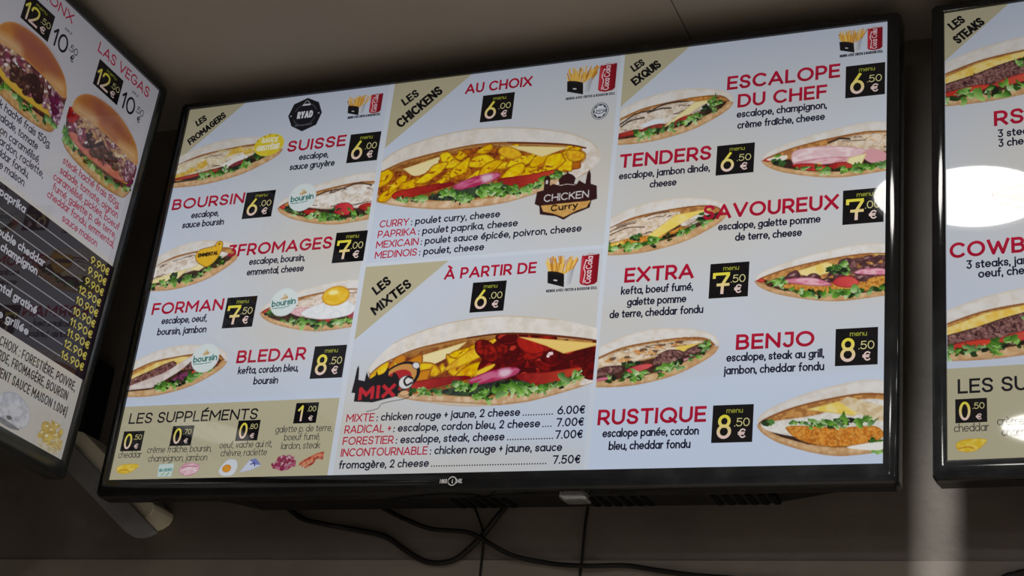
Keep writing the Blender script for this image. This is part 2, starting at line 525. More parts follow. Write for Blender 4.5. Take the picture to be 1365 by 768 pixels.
L_TOP = [(0, .27), (.2, .1), (.45, 0), (.7, .02), (.88, .1), (.97, .21), (1, .35)]
L_BOT = [(0, .99), (.2, 1), (.4, .96), (.65, .84), (.85, .65), (.96, .5), (1, .37)]
L_MU = [(0, .47), (.2, .31), (.45, .23), (.7, .19), (.88, .22), (.96, .34)]
L_ML = [(0, .86), (.3, .83), (.55, .73), (.8, .53), (.9, .44), (.96, .36)]
R_TOP = [(0, .03), (.16, 0), (.45, .08), (.7, .2), (.9, .34), (.97, .42), (1, .51)]
R_BOT = [(0, .95), (.32, 1), (.55, .95), (.8, .82), (.93, .7), (.985, .61), (1, .55)]
R_MU = [(0, .21), (.2, .19), (.5, .26), (.75, .36), (.93, .48), (.98, .54)]
R_ML = [(0, .83), (.3, .87), (.55, .83), (.8, .71), (.93, .6), (.98, .55)]

def lettuce(P, pts, size, n, spread=.5):
    """a ruffle of leaf frills along a path in display units: dark folds first, bright curled edges over them"""
    path = catmull(pts, 12)
    for i in range(int(n * .45)):
        p = path[P.rng.integers(len(path))]
        s = size * (.5 + .5 * P.rng.random())
        P.blob(p[0] + P.rng.normal(0, size * .3), p[1] + P.rng.normal(0, size * spread * .7), s * .6, s * .35, [(26, 34, 20), (36, 62, 26), (48, 88, 30)][P.rng.integers(3)], rot=P.rng.normal(0, .6), jag=.5, k=7)
    for i in range(int(n * .6)):
        p = path[P.rng.integers(len(path))]
        s = size * (.5 + .7 * P.rng.random())
        x, y = p[0] + P.rng.normal(0, size * .3), p[1] + P.rng.normal(0, size * spread)
        c, g = [((44, 92, 22), (150, 204, 84)), ((60, 118, 30), (184, 220, 130)), ((34, 72, 20), (118, 176, 60)), ((84, 140, 44), (214, 234, 190)), ((40, 80, 30), (150, 190, 120))][P.rng.integers(5)]
        a = P.rng.normal(1.45, .7)
        P.blob(x, y, s * .62, s * .36, c, rot=P.rng.normal(.2, .8), jag=.75, k=9, grad=(g, (math.cos(a), math.sin(a))))
        if P.rng.random() < .45:
            t = np.linspace(.2, 2.6, 6) + P.rng.normal(0, .4)
            P.stroke(np.stack([x + s * .5 * np.cos(t), y + s * .3 * np.sin(t) * (1 + .3 * np.sin(5 * t))], 1), max(size * .07, 1.2), (206, 226, 176), raw=True, smooth=3, alpha=.8)

def chunks(P, pts, size, n, cols, dark, hi=None, jag=.35, tex=None, smooth=3, fat=.5, spots=None):
    """lumps of meat scattered inside a polygon given in display units"""
    pts = np.array(pts, float)
    x0, y0 = pts.min(0); x1, y1 = pts.max(0)
    got = 0
    cells = []
    while got < n * 40 and len(cells) < n:
        got += 1
        p = np.array((x0 + P.rng.random() * (x1 - x0), y0 + P.rng.random() * (y1 - y0)))
        ins = False
        for (ax, ay), (bx, by) in zip(pts, np.roll(pts, -1, 0)):
            if (ay > p[1]) != (by > p[1]) and p[0] < (bx - ax) * (p[1] - ay) / (by - ay) + ax: ins = not ins
        if ins and all(np.hypot(*(p - q)) > size * .75 for q in cells): cells.append(p)
    for p in cells:
        c = cols[P.rng.integers(len(cols))]
        s = size * (.7 + .6 * P.rng.random())
        P.blob(p[0], p[1], s * .8, s * fat, c, rot=P.rng.normal(-.3, .6), jag=jag, k=7, n=tex or (dark, size * .35, .75), edge=(dark, size * .12, .85))
        if spots:
            for _ in range(4):
                P.blob(p[0] + P.rng.normal(0, s * .3), p[1] + P.rng.normal(0, s * .14), s * .16 * (.5 + P.rng.random()), s * .06, spots[P.rng.integers(len(spots))], rot=P.rng.normal(-.3, .5), jag=.6, k=6, alpha=.75)
        if hi is not None and P.rng.random() < .7:
            P.blob(p[0] - s * .15, p[1] - s * .15, s * .28, s * .12, hi, rot=-.4, jag=.5, k=6)

def sub(name, box, kind, right, parent, layer, m, seed, extra=None, clip=None):
    """half of a long sandwich: its cut side at one edge, its tip pointing inwards"""
    x0, y0, x1, y1 = box
    c0, c1 = clip or (x0 - 4, x1 + 4)
    P = Pic(c0, y0 - 5, c1, y1 + 6, 1.5, seed)
    w, h = x1 - x0, y1 - y0
    P.T = lambda q: np.stack([x0 + ((1 - np.asarray(q, float)[:, 0]) if right else np.asarray(q, float)[:, 0]) * w, y0 + np.asarray(q, float)[:, 1] * h], 1)
    TOP, BOT, MU, ML = (R_TOP, R_BOT, R_MU, R_ML) if right else (L_TOP, L_BOT, L_MU, L_ML)
    mu, ml = curve(MU), curve(ML)
    Q = lambda q: [(x, float(mu(x) + k * (ml(x) - mu(x)))) for x, k in q]
    D = lambda q: P.T(Q(q))
    ext = lambda c: [(-.06, c[0][1])] + [tuple(v) for v in catmull(c, 8)]
    X0 = -.05
    # bread: lower crust, then lid
    P.poly(ext(ML) + ext(BOT)[::-1], CRUST, n=((226, 196, 156), 16, .8), n2=((170, 118, 70), 9, .35), edge=((170, 120, 72), h * .045, .6))
    P.poly(ext(TOP) + ext(MU)[::-1], CREAM, n=(TAN, 30, .28), n2=((236, 234, 232), 14, .5), edge=((210, 190, 160), h * .035, .5))
    P.poly(ext(MU) + ext(ML)[::-1], (206, 150, 84), n=((140, 84, 44), 9, .6))
    P.poly([(-.06, mu(0) * .45 + ml(0) * .55)] + [(x, mu(x) * .45 + ml(x) * .55) for x in (0, .2, .4, .6, .8, .9)] + [(.95, mu(.95))] + [(x, ml(x) + .02) for x in (.9, .8, .6, .4, .2, 0)] + [(-.06, ml(0))], (52, 34, 28), n=((96, 60, 44), 8, .6))
    P.stroke(ext(MU), h * .022, (140, 84, 44))
    pl = lambda q, col, **k: P.poly(Q(q), col, smooth=5, **k)
    white = dict(n=((186, 160, 134), 9, .6, (2, 1)), n2=((250, 246, 240), 6, .5), edge=((150, 118, 88), h * .022, .7))
    def escalope(q=((X0, .12), (.25, .05), (.5, .06), (.72, .16), (.84, .4), (.7, .6), (.4, .72), (X0, .74)), col=(224, 214, 202), marks=9):
        pl(q, col, **white)
        b = np.array(q)
        for _ in range(marks):
            a = b[P.rng.integers(len(b))] * .7 + b.mean(0) * .3
            e = a + P.rng.normal(0, .07, 2) * (1.2, .6)
            mid = (a + e) / 2 + P.rng.normal(0, .03, 2)
            P.stroke([tuple(v) for v in P.T(Q([tuple(a), tuple(mid), tuple(e)]))], h * .016, (92, 66, 52), raw=True, smooth=4, alpha=.75)
    def tomato(x, k, l, t=.16, col=RED, dk=.0):
        pl([(x - l, k + .02 + dk), (x - l * .4, k - t), (x + l * .5, k - t - .02 - dk), (x + l, k - .04 - dk), (x + l * .4, k + t * .6), (x - l * .5, k + t * .8)], col, grad=((min(col[0] + 46, 226), col[1] + 44, col[2] + 24), (1, -.4)), n=((206, 80, 64), 7, .35), edge=((110, 12, 22), h * .02, .8))
    def onion(x, k, l, t=.1):
        pl([(x - l, k + t), (x - l * .3, k - t), (x + l * .6, k - t * 1.2), (x + l, k - t * .2), (x + l * .4, k + t * .7), (x - l * .4, k + t * 1.2)], (216, 128, 150), n=((240, 200, 208), 6, .8, (3, 1)), edge=((150, 50, 90), h * .022, .9))
    def steak(q, col=(112, 72, 66)):
        P.poly(Q(q), col, smooth=2, n=((62, 36, 38), 5, .85), n2=((176, 132, 122), 3.5, .7), edge=((48, 26, 26), h * .03, .8))
        b = P.T(Q(q)); c = b.mean(0)
        for _ in range(14):
            e = c + (b[P.rng.integers(len(b))] - c) * P.rng.random() * .85
            P.blob(e[0], e[1], h * .035, h * .02, [(58, 32, 34), (176, 134, 124), (140, 98, 92), (90, 50, 50)][P.rng.integers(4)], rot=P.rng.normal(0, 1), jag=.5, alpha=.8)
    def cheese(q, col=YEL):
        P.poly(Q(q), col, n=((246, 234, 180), 14, .6), edge=((206, 176, 92), h * .018, .8))
    def golden(q, col=(214, 134, 42)):
        pl(q, col, n=((150, 80, 20), 4.5, .6), n2=((244, 190, 96), 3.6, .6), edge=((150, 84, 28), h * .02, .6))
    def greens(xa, xb, k=.95, n=46, size=.13, up=0.0):
        xb = min(xb, .86)
        lettuce(P, D([(xa + (xb - xa) * t, k + up * t) for t in (0, .25, .5, .75)]), h * size, int(n * .8), .33)
        lettuce(P, D([(xa + (xb - xa) * t, k - .02) for t in (.72, .86, 1)]), h * size * .62, int(n * .3), .25)
    def herb(x, k, r=.09):
        for _ in range(9):
            p = D([(x + P.rng.normal(0, r * .5), k + P.rng.normal(0, r * 1.2))])[0]
            P.blob(p[0], p[1], h * .05, h * .035, [(40, 62, 36), (56, 96, 44), (84, 130, 60), (30, 40, 30)][P.rng.integers(4)], jag=.5)
    if kind == 'yellow':
        cheese([(X0, .1), (.4, 0), (.75, .1), (.8, .5), (X0, .8)], (236, 224, 176))
        escalope(col=(226, 212, 172), marks=11)
        for x, k, r in ((.12, .62, .09), (.55, .2, .12), (.68, .3, .06), (.25, .4, .07), (.05, .75, .06)):
            p = D([(x, k)])[0]; P.blob(p[0], p[1], w * r, h * .07, (214, 168, 44), jag=.5, n=((238, 206, 110), 6, .7), alpha=.85, rot=-.15)
        P.poly(Q([(.42, .62), (.62, .35), (.68, .62), (.5, .85)]), (238, 236, 232))
        tomato(.1, .86, .16, .08, (150, 30, 24)); tomato(.33, .84, .1, .1, (120, 34, 32)); tomato(.6, .78, .1, .1, (110, 24, 44))
        greens(.25, .97, .95, 44); herb(.75, .72)
    elif kind == 'white':
        escalope(marks=15, col=(230, 224, 218)); P.stroke(P.T(Q([(.05, .1), (.2, .02), (.35, .1), (.5, .08), (.62, .16)])), h * .03, (88, 62, 46), raw=True, smooth=4)
        tomato(.05, .8, .1, .12); tomato(.3, .78, .11, .2, (176, 24, 48)); tomato(.62, .84, .1, .13); tomato(.96, .55, .05, .5, (186, 40, 40))
        herb(.88, .7); greens(.0, .85, .96, 46); herb(.42, .88)
    elif kind == 'emmental':
        escalope(((X0, .1), (.3, .03), (.6, .08), (.85, .3), (.8, .66), (.4, .75), (X0, .75)), (232, 226, 218), 13)
        cheese([(X0, .78), (.2, .62), (.42, .6), (.3, .92), (X0, .95)], (236, 222, 160)); cheese([(.42, .66), (.62, .42), (.78, .5), (.55, .82)], (238, 226, 172))
        herb(.25, .72, .05); herb(.74, .62, .05); greens(X0, .95, .97, 48)
    elif kind == 'egg':
        escalope(((X0, .05), (.3, .02), (.6, .1), (.75, .3), (.6, .6), (X0, .7)), (226, 206, 190), 9)
        pl([(.35, .62), (.5, .42), (.72, .42), (.62, .7), (.42, .8)], (222, 176, 182), n=((242, 214, 214), 8, .7), edge=((180, 120, 130), 3, .7))
        tomato(.3, .86, .1, .1, (150, 26, 36)); tomato(.04, .84, .06, .12, (140, 40, 70)); tomato(.95, .5, .06, .5, (186, 40, 40))
        herb(.86, .6); greens(0, .8, .97, 46)
        pl([(.03, .52), (.22, .28), (.5, .45), (.56, .68), (.35, .84), (.08, .8)], (236, 238, 240), n=((214, 220, 228), 10, .5), edge=((190, 186, 184), 3, .5))
        p = P.T([(.24, .31)])[0]
        P.ell(p[0], p[1], w * .14, h * .2, (232, 184, 36), raw=True, smooth=2, n=((246, 214, 96), 14, .5), edge=((190, 120, 20), h * .04, .8))
        P.ell(p[0] - w * .03, p[1] - h * .07, w * .05, h * .05, (250, 236, 160), raw=True, smooth=2, soft=3)
    elif kind == 'kefta':
        cheese([(X0, .35), (.25, .05), (.5, .02), (.9, .12), (.6, .4), (X0, .7)], (230, 196, 104))
        steak([(X0, .55), (.2, .3), (.42, .12), (.45, .4), (.2, .68), (X0, .8)], (116, 66, 62)); tomato(.02, .82, .09, .08, (196, 50, 30))
        P.poly(Q([(X0, 1.0), (X0, .84), (.35, .5), (.6, .06), (.7, .1), (.48, .62), (.25, .98)]), (228, 218, 214), n=((204, 186, 180), 12, .7), edge=((190, 160, 150), 3, .6))
        steak([(.55, .5), (.68, .12), (.82, .2), (.93, .5), (.82, .8), (.62, .66)], (104, 60, 62))
        pl([(.42, .95), (.5, .72), (.62, .7), (.64, .95), (.52, 1.05)], (96, 36, 70), n=((150, 80, 120), 8, .7)); tomato(.75, .88, .16, .2, (196, 74, 60))
        herb(.36, .94, .05); greens(.3, 1.0, 1.0, 50)
    elif kind == 'chef':
        escalope(((X0, .22), (.2, .1), (.45, .06), (.66, .16), (.62, .5), (.4, .8), (X0, .76)), (222, 208, 190), 8)
        for a, b, c in (((.0, .3), (.15, .1), (.3, .16)), ((.3, .12), (.42, .02), (.6, .1)), ((.02, .42), (.1, .3), (.22, .34)), ((.6, .06), (.75, .1), (.86, .14)), ((.25, .2), (.36, .16), (.45, .22))):
            P.stroke(P.T(Q([a, b, c])), h * .028, (58, 44, 40), raw=True, smooth=5)
        pl([(.2, .66), (.3, .5), (.4, .6), (.36, .8)], (226, 232, 238)); golden([(.55, .04), (.7, 0), (.85, .06), (.75, .16)], (196, 128, 60))
        cheese([(.38, .9), (.66, .2), (.86, .2), (.62, .72)], (238, 226, 168)); escalope(((.62, .7), (.74, .42), (.86, .4), (.8, .72)), (226, 220, 214), 3)
        tomato(.08, .86, .14, .12, (140, 24, 26)); tomato(.3, .84, .12, .12, (112, 22, 28)); tomato(.58, .84, .12, .14, (146, 28, 30)); herb(.78, .62, .04)
        greens(.15, .98, .97, 48); greens(.8, .95, .45, 14, .11)
    elif kind == 'ham':
        escalope(((X0, .1), (.2, .05), (.42, .1), (.5, .4), (X0, .6)), (226, 196, 160), 6); P.stroke(P.T(Q([(.3, .12), (.38, .05), (.46, .12)])), h * .035, (60, 44, 38), raw=True)
        pl([(.1, .75), (.2, .45), (.5, .2), (.72, .14), (.76, .5), (.7, .8), (.4, .62)], (226, 190, 194), n=((244, 226, 226), 9, .8, (2, 1)), edge=((196, 130, 140), 3, .8))
        pl([(.2, .72), (.45, .58), (.72, .7), (.7, .86), (.4, .78)], (214, 150, 160), n=((240, 208, 212), 6, .7, (3, 1)), edge=((180, 96, 112), 3, .7))
        pl([(X0, .85), (.1, .5), (.2, .6), (.12, .9)], (218, 160, 166)); cheese([(.2, .9), (.16, .6), (.3, .66), (.34, .94)], (238, 228, 176)); cheese([(.5, .95), (.52, .72), (.62, .8)], (236, 224, 170))
        tomato(.6, .92, .16, .14, (172, 24, 30)); tomato(.36, .9, .1, .12, (150, 26, 30)); tomato(.97, .45, .05, .6, (190, 44, 40)); pl([(.8, .3), (.94, .2), (.95, .6), (.82, .6)], (234, 228, 214))
        herb(.84, .78, .06); greens(0, .72, .98, 40); greens(.88, .93, .3, 6, .08)
    elif kind == 'galette':
        escalope(((X0, .14), (.2, .06), (.45, .06), (.6, .14), (.55, .5), (.35, .76), (X0, .72)), (226, 204, 178), 11)
        for a, b, c in (((.0, .2), (.1, .14), (.22, .2)), ((.3, .08), (.4, .02), (.5, .06)), ((.0, .36), (.15, .3), (.3, .42))):
            P.stroke(P.T(Q([a, b, c])), h * .02, (104, 74, 56), raw=True, smooth=4)
        golden([(X0, .86), (.2, .7), (.5, .78), (.65, .68), (.7, .84), (.4, .97), (X0, 1)], (206, 124, 36)); cheese([(X0, .84), (.12, .76), (.14, .9), (X0, .98)], (236, 196, 80))
        escalope(((.6, .6), (.7, .36), (.84, .36), (.82, .7), (.68, .84)), (226, 222, 218), 4)
        cheese([(.38, .95), (.34, .72), (.56, .22), (.88, .12), (.72, .45)], (240, 214, 104)); herb(.8, .68, .06); herb(.24, .74, .04); greens(.0, 1, .99, 50)
    elif kind == 'kebab':
        cheese([(.3, .35), (.45, .06), (.68, .2), (.6, .5)], (236, 208, 110)); cheese([(X0, .05), (.1, 0), (.05, .1)], (236, 196, 80))
        chunks(P, D([(X0, .08), (.2, .05), (.35, .2), (.45, .45), (.75, .35), (.8, .62), (.3, .7), (X0, .55)]), h * .15, 26, [(120, 78, 80), (100, 62, 68), (140, 96, 94)], (62, 38, 42), (176, 136, 130))
        golden([(.1, .98), (.15, .75), (.4, .68), (.75, .72), (.8, .92), (.45, 1)], (196, 130, 50)); golden([(X0, .95), (X0, .65), (.12, .66), (.14, .9)], (206, 140, 60))
        tomato(.3, .72, .1, .16, (196, 50, 62)); onion(.6, .62, .2, .12); onion(.08, .5, .16, .09); greens(.3, .42, .3, 16, .14); herb(.36, .35, .07); greens(.78, .93, .6, 18, .13); tomato(.97, .5, .05, .5, (180, 40, 40)); greens(0, .78, 1.0, 44)
    elif kind == 'grill':
        escalope(((X0, .2), (.2, .06), (.5, .05), (.8, .14), (.86, .3), (.5, .5), (X0, .62)), (232, 206, 166), 14)
        for x, k in ((.1, .3), (.35, .25), (.5, .2), (.65, .2), (.22, .4), (.45, .35)):
            p = D([(x, k)])[0]; P.blob(p[0], p[1], w * .05, h * .05, (206, 130, 56), jag=.5, n=((240, 214, 170), 5, .6), alpha=.8); P.blob(p[0] + 8, p[1] - 4, w * .03, h * .025, (86, 62, 50), jag=.5, alpha=.8)
        cheese([(.6, .5), (.66, .3), (.84, .3), (.7, .6)], (236, 204, 96)); herb(.3, .62, .06)
        steak([(X0, .9), (X0, .62), (.1, .52), (.2, .6), (.2, .82)]); steak([(.45, .76), (.52, .42), (.62, .38), (.72, .62), (.66, .9)]); steak([(.72, .8), (.74, .5), (.9, .24), (.92, .5), (.86, .9)])
        onion(.06, .98, .1, .06); tomato(.35, .8, .12, .12, (196, 60, 80)); onion(.65, .98, .16, .07); greens(.1, .98, 1.02, 46); greens(.9, .97, .5, 14, .12)
    elif kind == 'breaded':
        pl([(X0, .2), (.3, .1), (.5, .3), (.85, .35), (.97, .6), (.8, .95), (X0, 1.1)], (236, 234, 228), n=((212, 204, 194), 9, .6), edge=((206, 196, 180), 3, .6))
        cheese([(.25, .42), (.1, .25), (.25, .05), (.62, .14)], (238, 208, 96)); P.poly(Q([(X0, .62), (X0, .3), (.3, .02), (.36, .1), (.15, .5)]), (232, 216, 184), n=((200, 170, 120), 10, .6))
        golden([(.04, .92), (.08, .66), (.35, .62), (.72, .58), (.76, .76), (.62, 1.0), (.35, 1.02)], (218, 128, 34)); herb(.92, .4, .03)
        greens(.14, .72, .52, 52, .1, .02); lettuce(P, P.T([(.02, .9), (.08, .93), (.1, .85)]), h * .1, 12); pl([(X0, .98), (.3, 1.02), (.05, 1.15)], (240, 238, 232))
    elif kind == 'steak':
        cheese([(X0, .25), (.2, .05), (.5, 0), (.4, .3), (.15, .5), (X0, .6)], (236, 196, 84)); steak([(X0, .75), (X0, .5), (.15, .38), (.4, .2), (.5, .55), (.3, .8)], (112, 70, 70)); steak([(.52, .5), (.6, .12), (.85, .2), (.9, .5), (.7, .7)], (120, 76, 74))
        herb(.46, .3, .09); greens(.4, .52, .3, 16, .13); onion(.62, .45, .14, .07)
        tomato(.1, .88, .16, .13, (178, 30, 26)); tomato(.4, .82, .16, .13, (196, 60, 50)); tomato(.7, .78, .12, .14, (180, 40, 40)); greens(0, .98, 1.0, 56)
    if extra: extra(P)
    return P.build(name, parent, layer, m)

def badge_boursin(cx, cy, rx, ry, a, b):
    def f(P):
        P.ell(cx, cy, rx, ry, (218, 228, 228), raw=True, smooth=2, edge=((204, 216, 216), 3, .6))
        P.blob(cx - 3, cy - ry * .28, 7, 4, (206, 172, 120), jag=.3); P.blob(cx + 5, cy - ry * .34, 5, 4, (190, 150, 96), jag=.3); P.blob(cx, cy - ry * .45, 4, 5, (214, 190, 150), jag=.3)
        P.text('boursin', a, b, 18, (30, 104, 98), .16)
        P.stroke([(a[0] + 2, a[1] + 4), ((a[0] + b[0]) / 2, a[1] + 3), (b[0] - 16, b[1] + 5)], 1.6, (24, 110, 96), raw=True)
    return f

def big_sub(name, dx, dy, mix, box, parent, layer, m, seed, extra=None):
    """the large sandwich in the middle column"""
    P = Pic(*box, 1.35, seed)
    P.T = lambda q: np.asarray(q, float) + (dx, dy)
    out = [(629, 275), (634, 236), (687, 202), (775, 178), (879, 168), (957, 171), (1060, 186), (1152, 211), (1208, 240), (1231, 266), (1232, 296), (1211, 323), (1174, 342), (1127, 358), (1070, 373), (1007, 387), (933, 393), (830, 391), (724, 374), (641, 352), (626, 320)]
    if mix: out = [(588, 305), (580, 288), (600, 258), (640, 222)] + out[2:-2] + [(655, 358), (610, 330)]
    mouth = [(641, 268), (694, 244), (756, 234), (834, 221), (911, 216), (988, 221), (1090, 236), (1155, 246), (1191, 263), (1202, 278), (1194, 292), (1143, 323), (1078, 353), (1005, 366), (905, 372), (774, 360), (693, 344), (638, 330)]
    if mix: mouth = [(600, 300), (620, 280)] + mouth
    low = [(626, 318), (700, 346), (774, 360), (905, 368), (1005, 360), (1078, 348), (1143, 318), (1194, 288), (1231, 285)] + out[10:19] + ([(724, 374), (655, 358), (590, 312)] if mix else [(724, 374), (641, 352)])
    P.poly(out, CREAM, smooth=4, n=(TAN, 40, .25), n2=((236, 230, 222), 16, .6), edge=((190, 162, 124), 9, .7))
    P.poly(low, (214, 180, 140), n=((232, 208, 178), 22, .8), n2=((186, 132, 82), 12, .45), edge=((168, 120, 76), 6, .7))
    P.stroke([(646, 266), (694, 246), (756, 232), (834, 221), (911, 215), (988, 219), (1090, 233), (1155, 245), (1185, 260)], 5, (156, 96, 46), smooth=5)
    P.poly(mouth, (176, 116, 52), smooth=4, n=((120, 62, 24), 12, .7), edge=((200, 160, 96), 8, .6))
    P.poly([(1202, 272), (1232, 262), (1234, 300), (1180, 338), (1130, 352), (1150, 322), (1196, 296)], (232, 226, 220), smooth=3, n=((206, 188, 168), 14, .6))
    P.poly([(702, 262), (835, 228), (772, 284), (737, 290)], (240, 224, 168), edge=((220, 190, 110), 4, .8))
    curry = [(639, 274), (697, 268), (738, 286), (778, 276), (836, 239), (911, 221), (958, 231), (1031, 250), (1083, 269), (1155, 251), (1195, 272), (1180, 300), (1142, 308), (1073, 311), (973, 313), (851, 318), (743, 328), (659, 336), (639, 322)]
    yel, ydk = [(236, 188, 12), (242, 200, 20), (226, 166, 10), (216, 146, 16)], (140, 62, 10)
    redc, rdk = [(140, 16, 16), (112, 10, 14), (160, 26, 18), (90, 8, 12)], (52, 4, 10)
    if not mix:
        P.poly(curry, (140, 58, 22), smooth=3, n=((84, 30, 14), 8, .8), n2=((206, 116, 28), 6, .7))
        chunks(P, curry, 30, 22, [(206, 130, 20), (190, 108, 20)], (110, 46, 16), None, .4, ((150, 70, 18), 8, .6), 2, .6)
        chunks(P, curry, 40, 25, [(240, 208, 6), (234, 194, 0), (244, 216, 20)], (128, 56, 10), None, .45, ((220, 150, 8), 8, .5), 2, .42, [(168, 84, 16), (140, 58, 14), (206, 130, 16), (246, 226, 60)])
        P.poly([(963, 223), (1155, 249), (1083, 269), (1036, 248)], (240, 222, 160), edge=((214, 180, 100), 3, .8))
        P.poly([(976, 226), (1010, 236), (1030, 258), (1008, 268), (980, 258), (962, 240)], (238, 192, 34), smooth=3, n=((214, 140, 24), 9, .5), edge=((150, 90, 16), 4, .8))
        P.poly([(1150, 256), (1190, 266), (1196, 284), (1172, 292), (1150, 280)], (238, 190, 30), smooth=3, n=((206, 130, 24), 8, .6), edge=((150, 90, 16), 4, .8))
    else:
        P.poly([(600, 300), (640, 268), (700, 262), (745, 286), (836, 240), (911, 224), (905, 250), (880, 300), (860, 324), (743, 334), (650, 345)], (150, 70, 20), smooth=3, n=((90, 36, 14), 8, .7))
        chunks(P, P.T([(610, 300), (650, 275), (738, 286), (778, 276), (836, 239), (905, 226), (900, 250), (870, 306), (743, 326), (640, 335)]), 46, 30, [(238, 204, 6), (232, 190, 0), (206, 130, 16)], (128, 56, 10), None, .45, ((214, 136, 8), 8, .55), 2, .44, [(168, 84, 16), (140, 58, 14), (206, 130, 16), (246, 226, 60)])
        P.poly([(845, 250), (918, 220), (912, 244), (850, 282), (780, 300)], (240, 200, 40), smooth=3, n=((206, 140, 24), 10, .5), edge=((160, 96, 16), 4, .8))
        rp = [(918, 222), (965, 222), (1040, 250), (1085, 272), (1155, 252), (1180, 262), (1180, 320), (1080, 322), (975, 326), (880, 312), (880, 270)]
        P.poly(rp, (92, 8, 14), smooth=2)
        chunks(P, P.T(rp), 40, 40, redc, rdk, (186, 52, 40), .4, ((72, 5, 10), 13, .8))
        P.poly([(963, 224), (1012, 232), (1036, 262), (1000, 270), (970, 250)], (196, 40, 26), smooth=3, n=((150, 20, 20), 12, .6), edge=((90, 8, 14), 4, .8))
        P.poly([(963, 223), (1180, 252), (1083, 272), (1036, 250)], (240, 206, 120), edge=((214, 160, 70), 3, .8))
        P.blob(1050 + dx, 270 + dy, 7, 4, (244, 210, 214), jag=.4); P.blob(1045 + dx, 276 + dy, 4, 3, (250, 230, 230), jag=.4)
        P.poly([(868, 305), (912, 288), (908, 300), (872, 318)], (240, 206, 50), smooth=2, edge=((170, 110, 20), 3, .8))
    lid = [q for q in out if q[1] < 262 or (mix and q[0] < 640 and q[1] < 300)]
    mu = [(641, 264), (694, 243), (756, 230), (834, 219), (911, 213), (988, 217), (1090, 231), (1155, 243), (1196, 256)]
    if mix: mu = [(588, 300), (610, 280)] + mu
    P.poly([tuple(v) for v in catmull(lid, 5)] + [(1226, 262)] + mu[::-1], CREAM, n=(TAN, 44, .3), n2=((236, 230, 222), 16, .6))
    P.stroke(mu, 4, (150, 92, 44), smooth=5)
    P.stroke(mu[5:], 4.5, (104, 50, 24), smooth=5)
    P.stroke(out[(1 if not mix else 3):9], 3, (206, 182, 148), smooth=5, alpha=.7)
    P.poly([(685, 329), (763, 318), (841, 315), (852, 324), (786, 338), (740, 346), (693, 350)], (120, 14, 26), smooth=3, grad=((190, 44, 30), (-1, .3)), n=((196, 60, 44), 14, .3), edge=((120, 14, 18), 4, .8))
    P.poly([(974, 318), (1054, 315), (1122, 307), (1128, 317), (1076, 342), (1017, 346), (981, 332)], (130, 18, 28), smooth=3, grad=((206, 74, 44), (1, -.3)), n=((196, 60, 44), 16, .3), edge=((130, 16, 18), 4, .8))
    P.poly([(778, 352), (860, 336), (960, 330), (1010, 346), (930, 366), (830, 366)], (40, 44, 42), smooth=3, n=((70, 96, 60), 9, .7))
    P.poly([(850, 327), (901, 306), (967, 299), (977, 314), (945, 327), (874, 340)], (178, 44, 90), smooth=2, n=((226, 150, 180), 8, .6, (4, 1), -.25), edge=((130, 20, 60), 4, .7))
    P.poly([(925, 306), (952, 302), (955, 318), (935, 324)], (232, 206, 220), smooth=3, soft=5, alpha=.85)
    lettuce(P, [p + np.array((dx, dy)) for p in np.array([(700, 346), (737, 354), (778, 350), (834, 342), (882, 356), (923, 358), (978, 352), (1014, 360), (1068, 352), (1110, 334), (1137, 320)])], 17, 70, .25)
    for cx, cy, r, n in ((836, 344, 20, 26), (890, 368, 19, 26), (962, 352, 27, 40), (1016, 358, 19, 22), (1072, 348, 15, 16), (745, 356, 11, 10), (1120, 326, 10, 8)):
        lettuce(P, [(cx - r + dx, cy + dy), (cx + dx, cy - 3 + dy), (cx + r + dx, cy + 3 + dy)], r * .75, n, .4)
    if extra: extra(P)
    return P.build(name, parent, layer, m)

def logo_curry(P):
    dk = (52, 24, 26)
    out = [(1078, 399), (1081, 366), (1098, 363), (1097, 329), (1104, 322), (1112, 328), (1113, 352), (1122, 348), (1132, 352), (1138, 352), (1134, 338), (1142, 328), (1154, 322), (1156, 314), (1159, 322), (1172, 329), (1179, 338), (1176, 352), (1182, 355), (1188, 344), (1196, 350), (1205, 356), (1207, 330), (1212, 318), (1217, 330), (1219, 357), (1235, 364), (1239, 400), (1225, 403), (1222, 422), (1197, 431), (1178, 437), (1158, 449), (1138, 438), (1095, 429), (1091, 406)]
    P.poly(out, dk, raw=True)
    P.poly([(1095, 405), (1223, 403), (1214, 420), (1190, 427), (1157, 442), (1128, 429), (1103, 422)], (206, 156, 82), raw=True, n=((226, 184, 110), 14, .5))
    P.stroke([(1138, 354), (1158, 352), (1178, 356)], 1.6, (226, 210, 196), raw=True)
    for x in (1104, 1200): P.poly([(x - 3, 336), (x + 3, 336), (x + 3, 346), (x - 3, 346)], (214, 206, 206), raw=True)
    P.text('CHICKEN', (1101, 396), (1217, 394), 20, (226, 222, 222), .13)
    P.text('Curry', (1122, 424), (1192, 420), 18, (30, 14, 14), .2)

